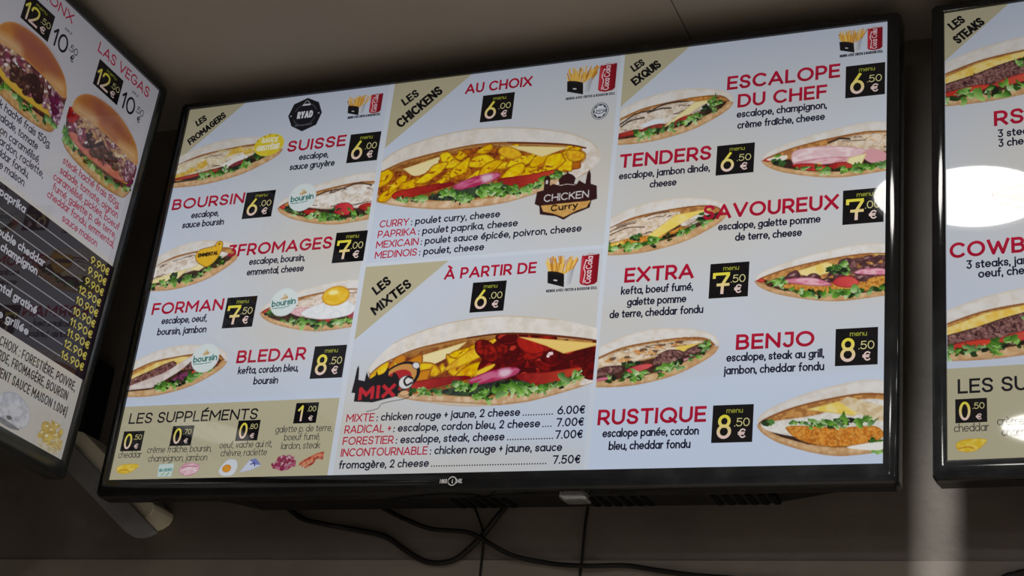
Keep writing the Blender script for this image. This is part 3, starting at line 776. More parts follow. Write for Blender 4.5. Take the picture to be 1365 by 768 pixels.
def logo_mix(P):
    P.ell(779, 838, 55, 38, (20, 16, 20), rot=-.45, raw=True, smooth=2)
    P.ell(777, 838, 48, 32, (206, 146, 76), rot=-.45, raw=True, smooth=2)
    P.ell(772, 846, 40, 26, (176, 32, 38), rot=-.45, raw=True, smooth=2)
    P.ell(797, 850, 20, 18, (226, 222, 222), raw=True, smooth=2, edge=((20, 16, 20), 3, .9)); P.stroke([(812, 840), (800, 836), (792, 846), (800, 858), (812, 852)], 5, (24, 18, 22), raw=True, smooth=4)
    P.ell(818, 808, 11, 9, (226, 222, 222), rot=.5, raw=True, smooth=2, edge=((20, 16, 20), 3, .9)); P.ell(797, 878, 13, 8, (222, 178, 130), raw=True, smooth=2, edge=((60, 30, 24), 2, .8))
    P.stroke([(816, 868), (814, 884), (800, 892), (765, 897), (740, 903), (732, 914), (703, 921)], 1.6, (30, 24, 28), raw=True, smooth=5)
    P.poly([(654, 871), (657, 841), (659, 808), (662, 800), (665, 808), (668, 838), (685, 842), (687, 818), (698, 838), (713, 828), (714, 817), (720, 829), (734, 824), (746, 808), (748, 832), (758, 834), (760, 822), (770, 828), (778, 840), (781, 884), (716, 898), (664, 894), (664, 872)], (20, 16, 20), raw=True)
    P.text('MIX', (674, 891), (774, 886), 34, (196, 34, 48), .27)

def burger(name, box, second, parent, layer, m, seed):
    x0, y0, x1, y1 = box
    P = Pic(x0 - 4, y0 - 4, x1 + 6, y1 + 5, 1.6, seed)
    w, h = x1 - x0, y1 - y0
    P.T = lambda q: np.stack([x0 + np.asarray(q, float)[:, 0] * w, y0 + np.asarray(q, float)[:, 1] * h], 1)
    bot = [(.02, .78), (.2, .72), (.6, .76), (.97, .76), (.98, .86), (.9, .95), (.6, 1), (.25, .97), (.06, .9)]
    P.poly(bot, (206, 160, 100), smooth=5, n=((230, 200, 150), 18, .7), n2=((180, 120, 60), 12, .4), edge=((150, 96, 44), 7, .8))
    fill = [(.02, .42), (.3, .36), (.7, .36), (.99, .4), (1.0, .7), (.9, .82), (.5, .84), (.1, .8), (.0, .6)]
    P.poly(fill, (110, 62, 54), smooth=4, n=((60, 34, 34), 9, .7))
    lettuce(P, P.T([(.03, .6), (.05, .76), (.3, .84), (.6, .86), (.97, .78), (.98, .5)]), h * .1, 60, .35)
    P.poly([(.08, .68), (.4, .64), (.8, .7), (.98, .72), (.7, .79), (.3, .8)], (226, 184, 70), smooth=4, edge=((190, 140, 40), 4, .7))
    if second:
        P.poly([(.1, .66), (.5, .62), (.9, .68), (.8, .78), (.4, .8), (.12, .76)], (206, 110, 92), smooth=4, n=((226, 150, 130), 12, .6), edge=((150, 60, 50), 4, .7))
    cols = [(222, 176, 190), (236, 214, 220), (196, 120, 140), (120, 60, 60), (92, 46, 56), (206, 170, 140), (150, 60, 90)]
    chunks(P, P.T([(.03, .42), (.5, .38), (.98, .42), (.98, .68), (.5, .7), (.05, .66)]), h * .11, 70, cols, (110, 60, 70), (240, 230, 232), .6, None, 2)
    chunks(P, P.T([(.3, .52), (.7, .5), (.75, .66), (.3, .68)]), h * .12, 12, [(92, 54, 46), (110, 70, 58), (70, 40, 38)], (48, 28, 28), (150, 110, 100))
    if second: chunks(P, P.T([(.1, .4), (.9, .38), (.9, .5), (.1, .5)]), h * .1, 26, [(226, 200, 150), (206, 160, 110), (236, 220, 180)], (160, 106, 80), None, .6, None, 2, .25)
    chunks(P, P.T([(0, .4), (.12, .38), (.1, .5), (0, .55)]), h * .1, 4, [(196, 40, 36)], (120, 20, 24)); chunks(P, P.T([(.85, .45), (1, .5), (1, .75), (.88, .72)]), h * .08, 12, [(126, 40, 80), (226, 190, 206)], (80, 26, 56))
    top = [(.02, .36), (.06, .2), (.18, .07), (.36, .01), (.56, .0), (.76, .06), (.92, .17), (1.0, .32), (.98, .42), (.7, .38), (.35, .37), (.08, .42)]
    P.poly(top, (204, 132, 66), smooth=5, n=((170, 92, 62), 60, .5), edge=((226, 176, 104), 8, .5))
    P.poly([(.3, .08), (.55, .04), (.75, .12), (.8, .22), (.5, .26), (.3, .2)], (160, 90, 84), smooth=5, soft=24, alpha=.85)
    P.poly([(.06, .33), (.3, .27), (.35, .35), (.1, .4)], (240, 216, 170), smooth=4, soft=16, alpha=.8); P.poly([(.7, .33), (.93, .26), (.97, .38), (.8, .39)], (240, 206, 150), smooth=4, soft=14, alpha=.7)
    return P.build(name, parent, layer, m)

def fries_offer(x0, y0, x1, y1, parent, layer, m, cap, seed=3):
    """fries box, drink can and caption of the set menu; x0..x1 spans both pictures"""
    w, h = x1 - x0, y1 - y0
    P = Pic(x0 - 3, y0 - 3, x1 + 3, y1 + 3, 1.1, seed)
    P.T = lambda q: np.stack([x0 + np.asarray(q, float)[:, 0] * w, y0 + np.asarray(q, float)[:, 1] * h], 1)
    for i in range(64):
        bx = .1 + .4 * P.rng.random(); ang = (bx - .29) * 1.1 + P.rng.normal(0, .08)
        top = .02 + .28 * P.rng.random() ** 1.2
        c = [(226, 172, 70), (240, 200, 104), (206, 142, 50), (236, 186, 84), (186, 120, 40)][P.rng.integers(5)]
        P.stroke([(bx, .62), (bx + ang * (.6 - top), top)], w * .021, c)
    P.poly([(.04, .48), (.36, .6), (.38, 1.0), (.06, .84)], (20, 18, 24)); P.poly([(.04, .48), (.2, .62), (.36, .6), (.2, .5)], (30, 26, 30), smooth=3)
    P.poly([(.36, .6), (.54, .42), (.5, .9), (.38, 1.0)], (222, 224, 228), grad=((160, 162, 170), (1, 0))); P.poly([(.17, .74), (.24, .76), (.24, .8), (.17, .78)], (226, 226, 226))
    P.poly([(.68, .04), (.8, 0), (.95, .01), (.99, .06), (.99, .9), (.94, .97), (.8, 1), (.69, .95), (.66, .88), (.66, .1)], (176, 22, 40), grad=((128, 10, 28), (1, 0)))
    P.poly([(.7, .02), (.95, 0), (.97, .05), (.68, .07)], (200, 196, 200)); P.poly([(.67, .12), (.71, .12), (.71, .9), (.67, .88)], (214, 70, 84), alpha=.7)
    a, b = P.T([(.87, .93)])[0], P.T([(.87, .1)])[0]
    P.text('Coca', a, (a + b) / 2 + (0, 2), w * .12, (236, 214, 220), .15); P.text('Cola', (a + b) / 2 - (0, 2), b, w * .12, (236, 214, 220), .15)
    P.stroke([(.73, .9), (.75, .6), (.72, .45), (.75, .2)], w * .02, (236, 214, 218), smooth=4)
    P.build('menu_picture', parent, layer, m)
    i = Ink()
    i.text('MENUS AVEC FRITES & BOISSON 33CL', (cap[0], cap[2]), (cap[1], cap[2]), 7.5, (26, 26, 44), .22, .62)
    i.build('menu_caption', parent, layer, m)
# ------------------------------------------------------------------ materials
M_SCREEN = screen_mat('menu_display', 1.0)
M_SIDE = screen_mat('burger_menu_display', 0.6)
M_BLACK = mat('glossy_black_plastic', (22, 23, 25), 0.08, 0.5, noise=((33, 34, 36), 30, 3))
M_GUN = mat('glossy_charcoal_plastic', (50, 53, 55), 0.2, 0.6, noise=((44, 47, 49), 30, 3))
M_MATTE = mat('matt_black_plastic', (17, 16, 17), 0.55, 0.4, noise=((24, 23, 24), 60, 4))
M_SLOT = mat('dark_vent_slots', (6, 6, 7), 0.7, 0.2)
M_MARK = mat('pale_grey_print', (235, 235, 238), 0.35)
M_CLEAR = mat('clear_plastic', (225, 225, 225), 0.08, 0.5, trans=0.85)
M_CABLE = mat('black_cable_rubber', (20, 18, 18), 0.5, 0.4)
M_GREY = mat('grey_painted_metal', (128, 130, 134), 0.45, 0.4, noise=((136, 136, 140), 25, 4))
M_IVORY = mat('ivory_plastic', (236, 231, 210), 0.5, 0.4, noise=((226, 220, 200), 18, 3))
M_WALL = mat('brown_grey_plaster', (122, 115, 109), 0.45, 0.4, noise=((102, 96, 91), 5.5, 7), bump=(40, 0.12))
M_WALL2 = mat('grey_brown_plaster', (120, 112, 104), 0.7, 0.3, noise=((108, 101, 94), 4, 5))
M_FLOOR = mat('grey_floor', (160, 152, 141), 0.5, 0.4, noise=((144, 137, 127), 8, 6))
M_RIM = mat('white_lamp_rim', (225, 225, 222), 0.4)

def ceiling_mat():
    m = mat('warm_white_ceiling_paint', (164, 156, 145), 0.75, 0.3, noise=((157, 149, 139), 3, 5), bump=(120, 0.05))
    nt = m.node_tree                      # hairline joints between the ceiling boards
    b = nt.nodes['Principled BSDF']
    tc = nt.nodes.new('ShaderNodeTexCoord'); sx = nt.nodes.new('ShaderNodeSeparateXYZ')
    add = nt.nodes.new('ShaderNodeMath'); add.operation = 'ADD'; add.inputs[1].default_value = 12.0 - 0.287
    md = nt.nodes.new('ShaderNodeMath'); md.operation = 'MODULO'; md.inputs[1].default_value = 1.2
    lt = nt.nodes.new('ShaderNodeMath'); lt.operation = 'LESS_THAN'; lt.inputs[1].default_value = 0.0022
    mx = nt.nodes.new('ShaderNodeMix'); mx.data_type = 'RGBA'
    src = b.inputs['Base Color'].links[0].from_socket
    nt.links.new(tc.outputs['Object'], sx.inputs[0]); nt.links.new(sx.outputs['X'], add.inputs[0]); nt.links.new(add.outputs[0], md.inputs[0])
    nt.links.new(md.outputs[0], lt.inputs[0]); nt.links.new(lt.outputs[0], mx.inputs['Factor']); nt.links.new(src, mx.inputs['A'])
    mx.inputs['B'].default_value = rgba((92, 86, 78))
    nt.links.new(mx.outputs['Result'], b.inputs['Base Color'])
    return m

# ------------------------------------------------------------------ the room
def slab(name, lo, hi, m):
    bm = bmesh.new(); add_box(bm, lo, hi)
    return tag(bm_obj(name, bm, m), kind='structure')

XL, XR, YF = -1.05, 3.2, -5.2
slab('floor', (XL - .1, YF - .1, -.1), (XR + .1, WALL_Y + .1, 0), M_FLOOR)
slab('ceiling', (XL - .1, YF - .1, CEIL), (XR + .1, WALL_Y + .1, CEIL + .1), ceiling_mat())
slab('wall_back', (XL - .1, WALL_Y, 0), (XR + .1, WALL_Y + .1, CEIL), M_WALL)
M_PANEL = mat('grey_brown_wall_panel', (150, 143, 136), 0.45, 0.4, noise=((128, 121, 115), 5.5, 7), bump=(40, 0.12))
slab('trim_1', (XL, WALL_Y - .003, Z0 - 1.2), (XR, WALL_Y + .002, Z0 - .432), M_PANEL)
slab('wall_left', (XL - .1, YF, 0), (XL, WALL_Y, CEIL), M_WALL)
slab('wall_right', (XR, YF, 0), (XR + .1, WALL_Y, CEIL), M_WALL2)
slab('wall_front', (XL - .1, YF - .1, 0), (XR + .1, YF, CEIL), M_WALL2)

def lamp_mat():
    m = bpy.data.materials.new('lit_lamp_diffuser')
    m.use_nodes = True
    b = m.node_tree.nodes['Principled BSDF']
    b.inputs['Base Color'].default_value = (.8, .8, .8, 1)
    b.inputs['Emission Color'].default_value = (1.0, .97, .92, 1)
    b.inputs['Emission Strength'].default_value = LAMP
    return m
M_LAMP = lamp_mat()

def disc_rings(rs):
    return [[(r * math.cos(2 * math.pi * k / 40), r * math.sin(2 * math.pi * k / 40), z) for k in range(40)] for r, z in rs]

for x, y in LAMP_SPOTS:                      # round downlights of the shop, out of the frame; the screens mirror two of them
    t = empty('ceiling_lamp', (x, y, CEIL))
    tag(t, 'round white downlight set in the ceiling in front of the televisions', 'ceiling lamp', 'round ceiling downlights')
    bm = bmesh.new(); loft(bm, disc_rings([(.121, 0), (.142, 0), (.140, -.008), (.126, -.012), (.121, -.008)]), False, False)
    bm_obj('rim', bm, M_RIM, t, True)
    bm = bmesh.new(); loft(bm, disc_rings([(.121, -.004), (.112, -.009), (.06, -.011)]))
    bm_obj('diffuser', bm, M_LAMP, t)
    li = bpy.data.lights.new('beam', 'SPOT')                  # the lamp's own downward beam
    li.energy = BEAM; li.spot_size = math.radians(118); li.spot_blend = .55; li.shadow_soft_size = .11; li.color = (1, .97, .92)
    lo = link(bpy.data.objects.new('beam', li), t); lo.location = (0, 0, -.02)

# ------------------------------------------------------------------ televisions
def bezel_bm(l, r, t, b, depth, lip=.004, bev=.006):
    """picture-frame profile round the display; l r t b are the bezel widths"""
    bm = bmesh.new()
    def ring(o, y):                       # o: 0 at the display edge .. 1 at the outer edge, plus an inset in metres
        f, ins = o
        x0, x1 = -DW / 2 - l * f + ins, DW / 2 + r * f - ins
        z0, z1 = -DH / 2 - b * f + ins, DH / 2 + t * f - ins
        c = min(.006, .4 * min(l, r, t, b)) * f
        return [(x0 + c, y, z0), (x1 - c, y, z0), (x1, y, z0 + c), (x1, y, z1 - c), (x1 - c, y, z1), (x0 + c, y, z1), (x0, y, z1 - c), (x0, y, z0 + c)]
    loft(bm, [ring((0, 0), .004), ring((0, 0), -lip + .002), *[ring((t * .9, 0), -lip - .002 * (1 - ((t - .45) / .55) ** 2)) for t in [k / 8 for k in range(9)]], ring((.96, 0), -lip + .0012), ring((1, 0), -lip + .0045), ring((1, 0), depth - .003), ring((1, .003), depth), ring((1, .03), depth)], False, False)
    return bm

BEIGE_SPOTS = []
def display_base(parent, m, colour):
    """the lit panel itself; colour(u, v) gives the menu's background"""
    nx, nz = 97, 55
    v, f, c = [], [], []
    for j in range(nz):
        for i in range(nx):
            u, w = 1920 * i / (nx - 1), 1080 * j / (nz - 1)
            v.append(((u - 960) * K, 0, (540 - w) * K)); c.append(colour(u, w))
            if i < nx - 1 and j < nz - 1:
                a = j * nx + i; f.append((a, a + nx, a + nx + 1, a + 1))
    o = mesh_obj('display', v, f, m, parent)
    col = np.ones((len(v), 4), np.float32); col[:, :3] = lin(np.array(c))
    o.data.color_attributes.new('Col', 'FLOAT_COLOR', 'POINT').data.foreach_set('color', col.ravel())
    return o

def television(loc, label, m, colour, bez, depth=.032, rotm=None, shell=None):
    t = empty('television', loc)
    if rotm is not None: t.matrix_world = rotm
    tag(t, label, 'television', 'menu televisions')
    bz = bm_obj('bezel', bezel_bm(*bez, depth), shell or M_BLACK, t, True)
    bz.data.set_sharp_from_angle(angle=math.radians(38))
    d = display_base(t, m, colour)
    bm = bmesh.new()                                           # rear shell: thin edge, deeper middle
    def rr(ix, izb, izt, y): return [(-DW / 2 + ix, y, -DH / 2 + izb), (DW / 2 - ix, y, -DH / 2 + izb), (DW / 2 - ix, y, DH / 2 - izt), (-DW / 2 + ix, y, DH / 2 - izt)]
    loft(bm, [rr(.004, -.006, .004, .006), rr(.004, -.006, .004, .034), rr(.10, .03, .06, .062), rr(.13, .05, .09, .082)])
    bm_obj('rear_shell', bm, M_MATTE, t)
    bm = bmesh.new(); loft(bm, [[(x0, y, z) for x0, z in ((-.37, -DH / 2 - .025 + dz), (.43, -DH / 2 - .025 + dz), (.52, -DH / 2 - .004), (.40, -.12), (-.36, -.12), (-.46, -DH / 2 - .004))] for y, dz in ((.033, 0), (.090, .002), (.102, .012))])
    bm_obj('speaker_housing', bm, M_MATTE, t)
    for x in (.02, .23, .41):
        bm = bmesh.new()
        for k in range(6): add_box(bm, (x - .045 + k * .016, .040, -DH / 2 - .0262), (x - .037 + k * .016, .082, -DH / 2 - .020))
        bm_obj('vent', bm, M_SLOT, t)
    return t, d

WHITE, BEIGE, BAND, CORNER = (201, 211, 229), (208, 204, 196), (188, 181, 152), (188, 180, 150)
def soft(u, v, spots):
    k = 0.0
    for cx, cy, rx, ry, a in spots: k = max(k, a * math.exp(-(((u - cx) / rx) ** 2 + ((v - cy) / ry) ** 2)))
    return k
def bg_main(u, v):
    if u < 638: k = soft(u, v, [(560, 470, 330, 240, 1), (420, 690, 200, 110, .8), (300, 260, 200, 160, .35)])
    elif u < 1276: k = soft(u, v, [(1230, 330, 330, 260, 1), (1150, 200, 200, 120, .6)]) if v < 526 else soft(u, v, [(1230, 720, 330, 170, .9), (700, 960, 260, 170, .9), (900, 1060, 500, 60, .8), (760, 560, 260, 90, .3)])
    else: k = soft(u, v, [(1500, 430, 420, 260, .95), (1850, 600, 300, 200, .8), (1330, 720, 240, 130, .8), (1700, 200, 300, 150, .5)])
    b = (202, 215, 236) if v > 860 else WHITE
    return tuple(b[i] + (BEIGE[i] - b[i]) * k for i in range(3))
def bg_side(u, v): return (208, 206, 214) if v < 540 else (214, 208, 200)
def bg_right(u, v):
    k = soft(u, v, [(250, 420, 320, 260, .9)])
    return tuple(WHITE[i] + (BEIGE[i] - WHITE[i]) * k for i in range(3))

CRIM, CRIM2, NAVY, BLACK = (184, 26, 58), (164, 18, 48), (20, 20, 48), (16, 15, 18)

def text(parent, m, name, s, x0, x1, y, h, col, t=.16, layer=4, col2=None, cond=1.0):
    return Ink().text(s, (x0, y), (x1, y), h, col, t, cond, col2).build(name, parent, layer, m)

def price_box(parent, m, x0, y0, x1, y1, big, cents, menu=True, name='price_box', two=False):
    i = Ink().rect(x0, y0, x1, y1, BLACK)
    w, h = x1 - x0, y1 - y0
    X, Y = lambda a: x0 + a * w, lambda b: y0 + b * h
    i.build(name, parent, 5, m)
    i = Ink()
    ya, pk = (232, 222, 60), (236, 204, 206)
    if menu: i.text('menu', (X(.34), Y(.22)), (X(.74), Y(.22)), h * .14, (164, 168, 60), .12)
    top, bot = (.26, .90) if menu else (.12, .9)
    th = .125
    hh = (bot - top) * h
    gx0, gx1 = (.13, .47) if not two else (.04, .56)
    if big == '7':
        pl = [[(X(.12 + .36 * a), Y(bot) - hh * (.08 + .84 * b)) for a, b in q] for q in PRICE7]
        i.lines(pl, hh * th, ya, col2=pk, y0=Y(top), y1=Y(bot))
    else:
        i.text(big, (X(gx0), Y(bot)), (X(gx1 if big != '1' else .36), Y(bot)), hh, ya, th, 1, pk)
    c0, c1 = (.55, .92) if not two else (.62, .95)
    ct = (.36, .58) if menu else (.18, .44)
    i.text('.' + cents, (X(c0), Y(ct[1])), (X(c1), Y(ct[1])), (ct[1] - ct[0]) * h, (222, 214, 150), .10)
    i.text('€', (X(.64), Y(bot - .01)), (X(.85), Y(bot - .01)), h * .25, (232, 206, 200), .15)
    i.build('price_digits', parent, 6, m)

def corner(parent, m, x0, y0, w, h, words, layer=1):
    Ink().poly([(x0, y0), (x0 + w, y0), (x0, y0 + h)], CORNER).build('corner_triangle', parent, layer, m)
    i = Ink()
    for s, p0, p1, hh in words: i.text(s, p0, p1, hh, (18, 17, 22), .22, .85, gap=.04)
    i.build('corner_title', parent, 4, m)

def hand_icon(name, parent, m, x0, y0, x1, y1, what, seed):
    P = Pic(x0 - 2, y0 - 2, x1 + 2, y1 + 2, 1.0, seed)
    w, h = x1 - x0, y1 - y0
    P.T = lambda q: np.stack([x0 + np.asarray(q, float)[:, 0] * w, y0 + np.asarray(q, float)[:, 1] * h], 1)
    if what == 'cheddar':
        P.poly([(0, .35), (.4, .1), (1, .15), (.95, .5), (.6, .95), (.1, .9)], (226, 190, 50), smooth=3, n=((240, 216, 110), 9, .8), edge=((190, 140, 30), 3, .6)); P.stroke([(.1, .72), (.4, .62), (.6, .75)], 2.2, (196, 130, 30))
    elif what == 'pot':
        P.poly([(.05, .05), (.95, 0), (1, .25), (.95, 1), (.05, 1), (0, .25)], (206, 222, 218), edge=((170, 200, 200), 3, .7)); P.poly([(.1, .4), (.9, .36), (.9, .6), (.1, .62)], (96, 150, 150), n=((190, 214, 210), 4, .8)); P.stroke([(.3, .9), (.45, .72)], 2, (96, 160, 80)); P.stroke([(.6, .92), (.75, .72)], 2.4, (96, 160, 80))
    elif what == 'ham':
        P.poly([(0, .6), (.2, .1), (.6, 0), (1, .2), (.95, .7), (.6, 1), (.3, .95)], (216, 160, 176), smooth=3, n=((240, 214, 220), 8, .7), edge=((176, 90, 120), 2.5, .6)); P.stroke([(.1, .6), (.5, .45), (.9, .6)], 2.5, (240, 226, 228), smooth=3); P.stroke([(.1, .35), (.5, .25), (.9, .3)], 2, (176, 96, 126), smooth=3)
    elif what == 'egg':
        P.poly([(.1, .4), (.4, .02), (.85, .05), (1, .5), (.8, .95), (.3, 1), (0, .75)], (216, 222, 230), smooth=4, edge=((190, 200, 214), 3, .5)); p = P.T([(.42, .55)])[0]; P.ell(p[0], p[1], w * .25, h * .24, (222, 150, 40), raw=True, edge=((180, 110, 30), 3, .6))
    elif what == 'wedge':
        P.poly([(0, .95), (.4, .1), (.7, 0), (1, .5), (.55, .8)], (206, 212, 232), edge=((170, 180, 214), 3, .6)); P.poly([(.4, .1), (.7, 0), (1, .45), (.75, .45)], (120, 130, 190)); P.stroke([(.5, .4), (.65, .3), (.7, .5)], 3, (50, 50, 130))
    elif what == 'lardons':
        chunks(P, P.T([(0, .6), (.3, .1), (.8, .05), (1, .6), (.5, 1)]), 8, 60, [(206, 120, 150), (170, 70, 100), (236, 200, 210), (150, 50, 80)], (120, 40, 70))
    elif what == 'bacon':
        for k in range(3): P.stroke([(0 + k * .15, .75 + k * .1), (.35 + k * .12, .45 + k * .12), (.7, .2 + k * .1), (.98, .1 + k * .16)], 7, [(176, 66, 50), (200, 110, 80), (150, 50, 44)][k], smooth=4, n=((226, 160, 120), 5, .6))
    elif what == 'mushroom':
        P.poly([(0, .5), (.15, .15), (.5, 0), (.9, .2), (1, .6), (.75, .95), (.4, 1), (.1, .8)], (224, 224, 230), smooth=4, n=((172, 174, 184), 16, .6), edge=((176, 178, 186), 5, .6)); P.poly([(.15, .85), (.8, .9), (.6, 1), (.25, 1)], (110, 108, 116), smooth=3, alpha=.7); P.blob(x0 + w * .45, y0 + h * .75, 9, 5, (120, 116, 120))
    elif what == 'potato':
        chunks(P, P.T([(.2, .3), (.5, 0), (.9, .1), (1, .7), (.6, 1), (.1, .9)]), 22, 16, [(232, 206, 120), (240, 224, 170), (222, 190, 100)], (200, 168, 100), (246, 236, 200)); P.poly([(.0, .75), (.5, .85), (.95, .8), (.8, 1), (.2, 1)], (226, 214, 190), smooth=3, n=((200, 180, 130), 8, .6))
    return P.build(name, parent, 3, m)

# ---- main menu board
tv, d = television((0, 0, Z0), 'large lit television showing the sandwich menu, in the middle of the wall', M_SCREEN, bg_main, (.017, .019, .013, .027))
MS = M_SCREEN
i = Ink().rect(624, 0, 638, 1080, (210, 217, 228)).rect(1266, 0, 1277, 1080, (210, 217, 228)).rect(638, 524, 1270, 534, (210, 217, 228))
i.build('column_divider', d, 1, MS)
Ink().rect(0, 882, 624, 1080, BAND).build('supplement_band', d, 1, MS)
corner(d, MS, 0, 0, 180, 158, [('LES', (38, 59), (66, 41), 22), ('FROMAGERS', (27, 117), (128, 38), 23)])
corner(d, MS, 639, 0, 222, 194, [('LES', (679, 74), (719, 45), 26), ('CHICKENS', (677, 141), (787, 45), 31)])
corner(d, MS, 639, 534, 228, 198, [('LES', (682, 616), (720, 584), 28), ('MIXTES', (686, 671), (778, 596), 28)])
corner(d, MS, 1277, 0, 166, 150, [('LES', (1305, 55), (1333, 36), 22), ('EXQUIS', (1312, 96), (1376, 47), 26)])

for s, x0, x1, y, h in [('SUISSE', 343, 521, 174, 34), ('BOURSIN', 11, 240, 317, 33), ('3FROMAGES', 221, 531, 474, 35), ('FORMAN', 19, 240, 627, 34), ('BLEDAR', 310, 510, 778, 35),
                        ('AU CHOIX', 849, 1034, 59, 30), ('À PARTIR DE', 861, 1102, 586, 30), ('ESCALOPE', 1543, 1812, 138, 38), ('DU CHEF', 1571, 1783, 190, 37), ('TENDERS', 1288, 1515, 323, 38),
                        ('SAVOUREUX', 1504, 1816, 482, 38), ('EXTRA', 1325, 1491, 628, 38), ('BENJO', 1597, 1771, 810, 37), ('RUSTIQUE', 1290, 1540, 975, 37)]:
    text(d, MS, 'dish_name', s, x0, x1, y, h, CRIM, .19, col2=CRIM2)
for s, x0, x1, y in [('escalope,', 386, 474, 203), ('sauce gruyère', 363, 497, 231), ('escalope,', 81, 167, 348), ('sauce boursin', 59, 189, 376), ('escalope, boursin,', 293, 458, 503), ('emmental, cheese', 292, 460, 533),
                     ('escalope, oeuf,', 58, 197, 656), ('boursin, jambon', 52, 202, 687), ('kefta, cordon bleu,', 322, 495, 808), ('boursin', 373, 443, 838),
                     ('escalope, champignon,', 1571, 1783, 218), ('crème fraîche, cheese', 1574, 1779, 248), ('escalope, jambon dinde,', 1290, 1513, 354), ('cheese', 1369, 1434, 384),
                     ('escalope, galette pomme', 1542, 1776, 512), ('de terre, cheese', 1583, 1735, 542), ('kefta, boeuf fumé,', 1320, 1491, 658), ('galette pomme', 1337, 1477, 687), ('de terre, cheddar fondu', 1297, 1518, 716),
                     ('escalope, steak au grill,', 1578, 1792, 837), ('jambon, cheddar fondu', 1574, 1793, 867), ('escalope panée, cordon', 1305, 1525, 1004), ('bleu, cheddar fondu', 1322, 1508, 1034)]:
    text(d, MS, 'ingredient_line', s, x0, x1, y, 20.5, NAVY, .165)
for s, x0, x1, y in [('cheddar', 13, 83, 1021), ('crème fraîche, boursin,', 98, 287, 1010), ('champignon, jambon', 106, 280, 1033), ('oeuf, vache qui rit,', 309, 458, 1003), ('chèvre, raclette', 317, 448, 1024),
                     ('galette p. de terre,', 461, 617, 967), ('boeuf fumé,', 489, 588, 988), ('lardon, steak', 485, 592, 1010)]:
    text(d, MS, 'supplement_text', s, x0, x1, y, 18, (64, 62, 62), .10)
text(d, MS, 'supplement_title', 'LES SUPPLÉMENTS', 22, 403, 930, 29, (22, 22, 30), .15)
for x0, y0, b, c in [(532, 142, '6', '00'), (243, 286, '6', '00'), (539, 431, '7', '00'), (248, 593, '7', '50'), (532, 744, '8', '50'), (902, 71, '6', '00'), (941, 600, '6', '00'),
                     (1825, 111, '6', '50'), (1528, 289, '6', '50'), (1825, 437, '7', '00'), (1529, 596, '7', '50'), (1816, 773, '8', '50'), (1554, 938, '8', '50')]:
    price_box(d, MS, x0, y0, x0 + (90 if x0 not in (902, 941) else 88), y0 + (86 if x0 not in (902, 941, 243, 1528) else 79), b, c)
for x0, y0, b, c in [(15, 950, '0', '50'), (161, 940, '0', '70'), (351, 932, '0', '80'), (507, 892, '1', '00')]:
    price_box(d, MS, x0, y0, x0 + 63, y0 + 53, b, c, False)
for q in [(17, 1034, 80, 1063, 'cheddar'), (141, 1038, 187, 1073, 'pot'), (204, 1038, 261, 1072, 'ham'), (320, 1032, 371, 1074, 'egg'), (379, 1031, 437, 1068, 'wedge'), (467, 1025, 533, 1064, 'lardons'), (544, 1018, 604, 1058, 'bacon')]:
    hand_icon('supplement_picture', d, MS, *q, int(q[0]))
for name, x1, x2, x3, y, s1, s2 in [('', 660, 742, 990, 427, 'CURRY', 'poulet curry, cheese'), ('', 659, 766, 1040, 456, 'PAPRIKA', 'poulet paprika, cheese'), ('', 659, 777, 1207, 485, 'MEXICAIN', 'poulet sauce épicée, poivron, cheese'), ('', 660, 777, 958, 514, 'MEDINOIS', 'poulet, cheese'),
                                    ('', 652, 727, 1101, 946, 'MIXTE', 'chicken rouge + jaune, 2 cheese'), ('', 652, 776, 1153, 975, 'RADICAL +', 'escalope, cordon bleu, 2 cheese'), ('', 652, 787, 1069, 1004, 'FORESTIER', 'escalope, steak, cheese'), ('', 652, 879, 1212, 1033, 'INCONTOURNABLE', 'chicken rouge + jaune, sauce')]:
    text(d, MS, 'recipe_name', s1, x1, x2, y, 20.5, CRIM, .15)
    i = Ink().text(s2, (x2 + 18, y), (x3, y), 20.5, NAVY, .165)
    i.lines([[(x2 + 8, y - 1), (x2 + 8, y - 1.6)], [(x2 + 8, y - 10), (x2 + 8, y - 10.6)]], 3, NAVY)
    i.build('recipe_text', d, 4, MS)
text(d, MS, 'recipe_text', 'fromagère, 2 cheese', 652, 887, 1063, 20.5, NAVY, .165)
for y, a, b, p in [(946, 1108, 1183, '6.00€'), (975, 1159, 1181, '7.00€'), (1004, 1076, 1187, '7.00€'), (1063, 893, 1181, '7.50€')]:
    i = Ink()
    for x in np.arange(a, b, 6.4): i.rect(x, y - 3.2, x + 3.0, y, NAVY)
    i.text(p, (1192, y), (1259, y), 20.5, NAVY, .165).build('recipe_price', d, 4, MS)

fries_offer(504, 22, 610, 84, d, 3, MS, (513, 610, 92), 3)
fries_offer(1124, 18, 1260, 102, d, 3, MS, (1131, 1260, 113), 4)
fries_offer(1126, 544, 1260, 628, d, 3, MS, (1133, 1260, 639), 5)
fries_offer(1804, 10, 1909, 75, d, 3, MS, (1810, 1909, 84), 6)

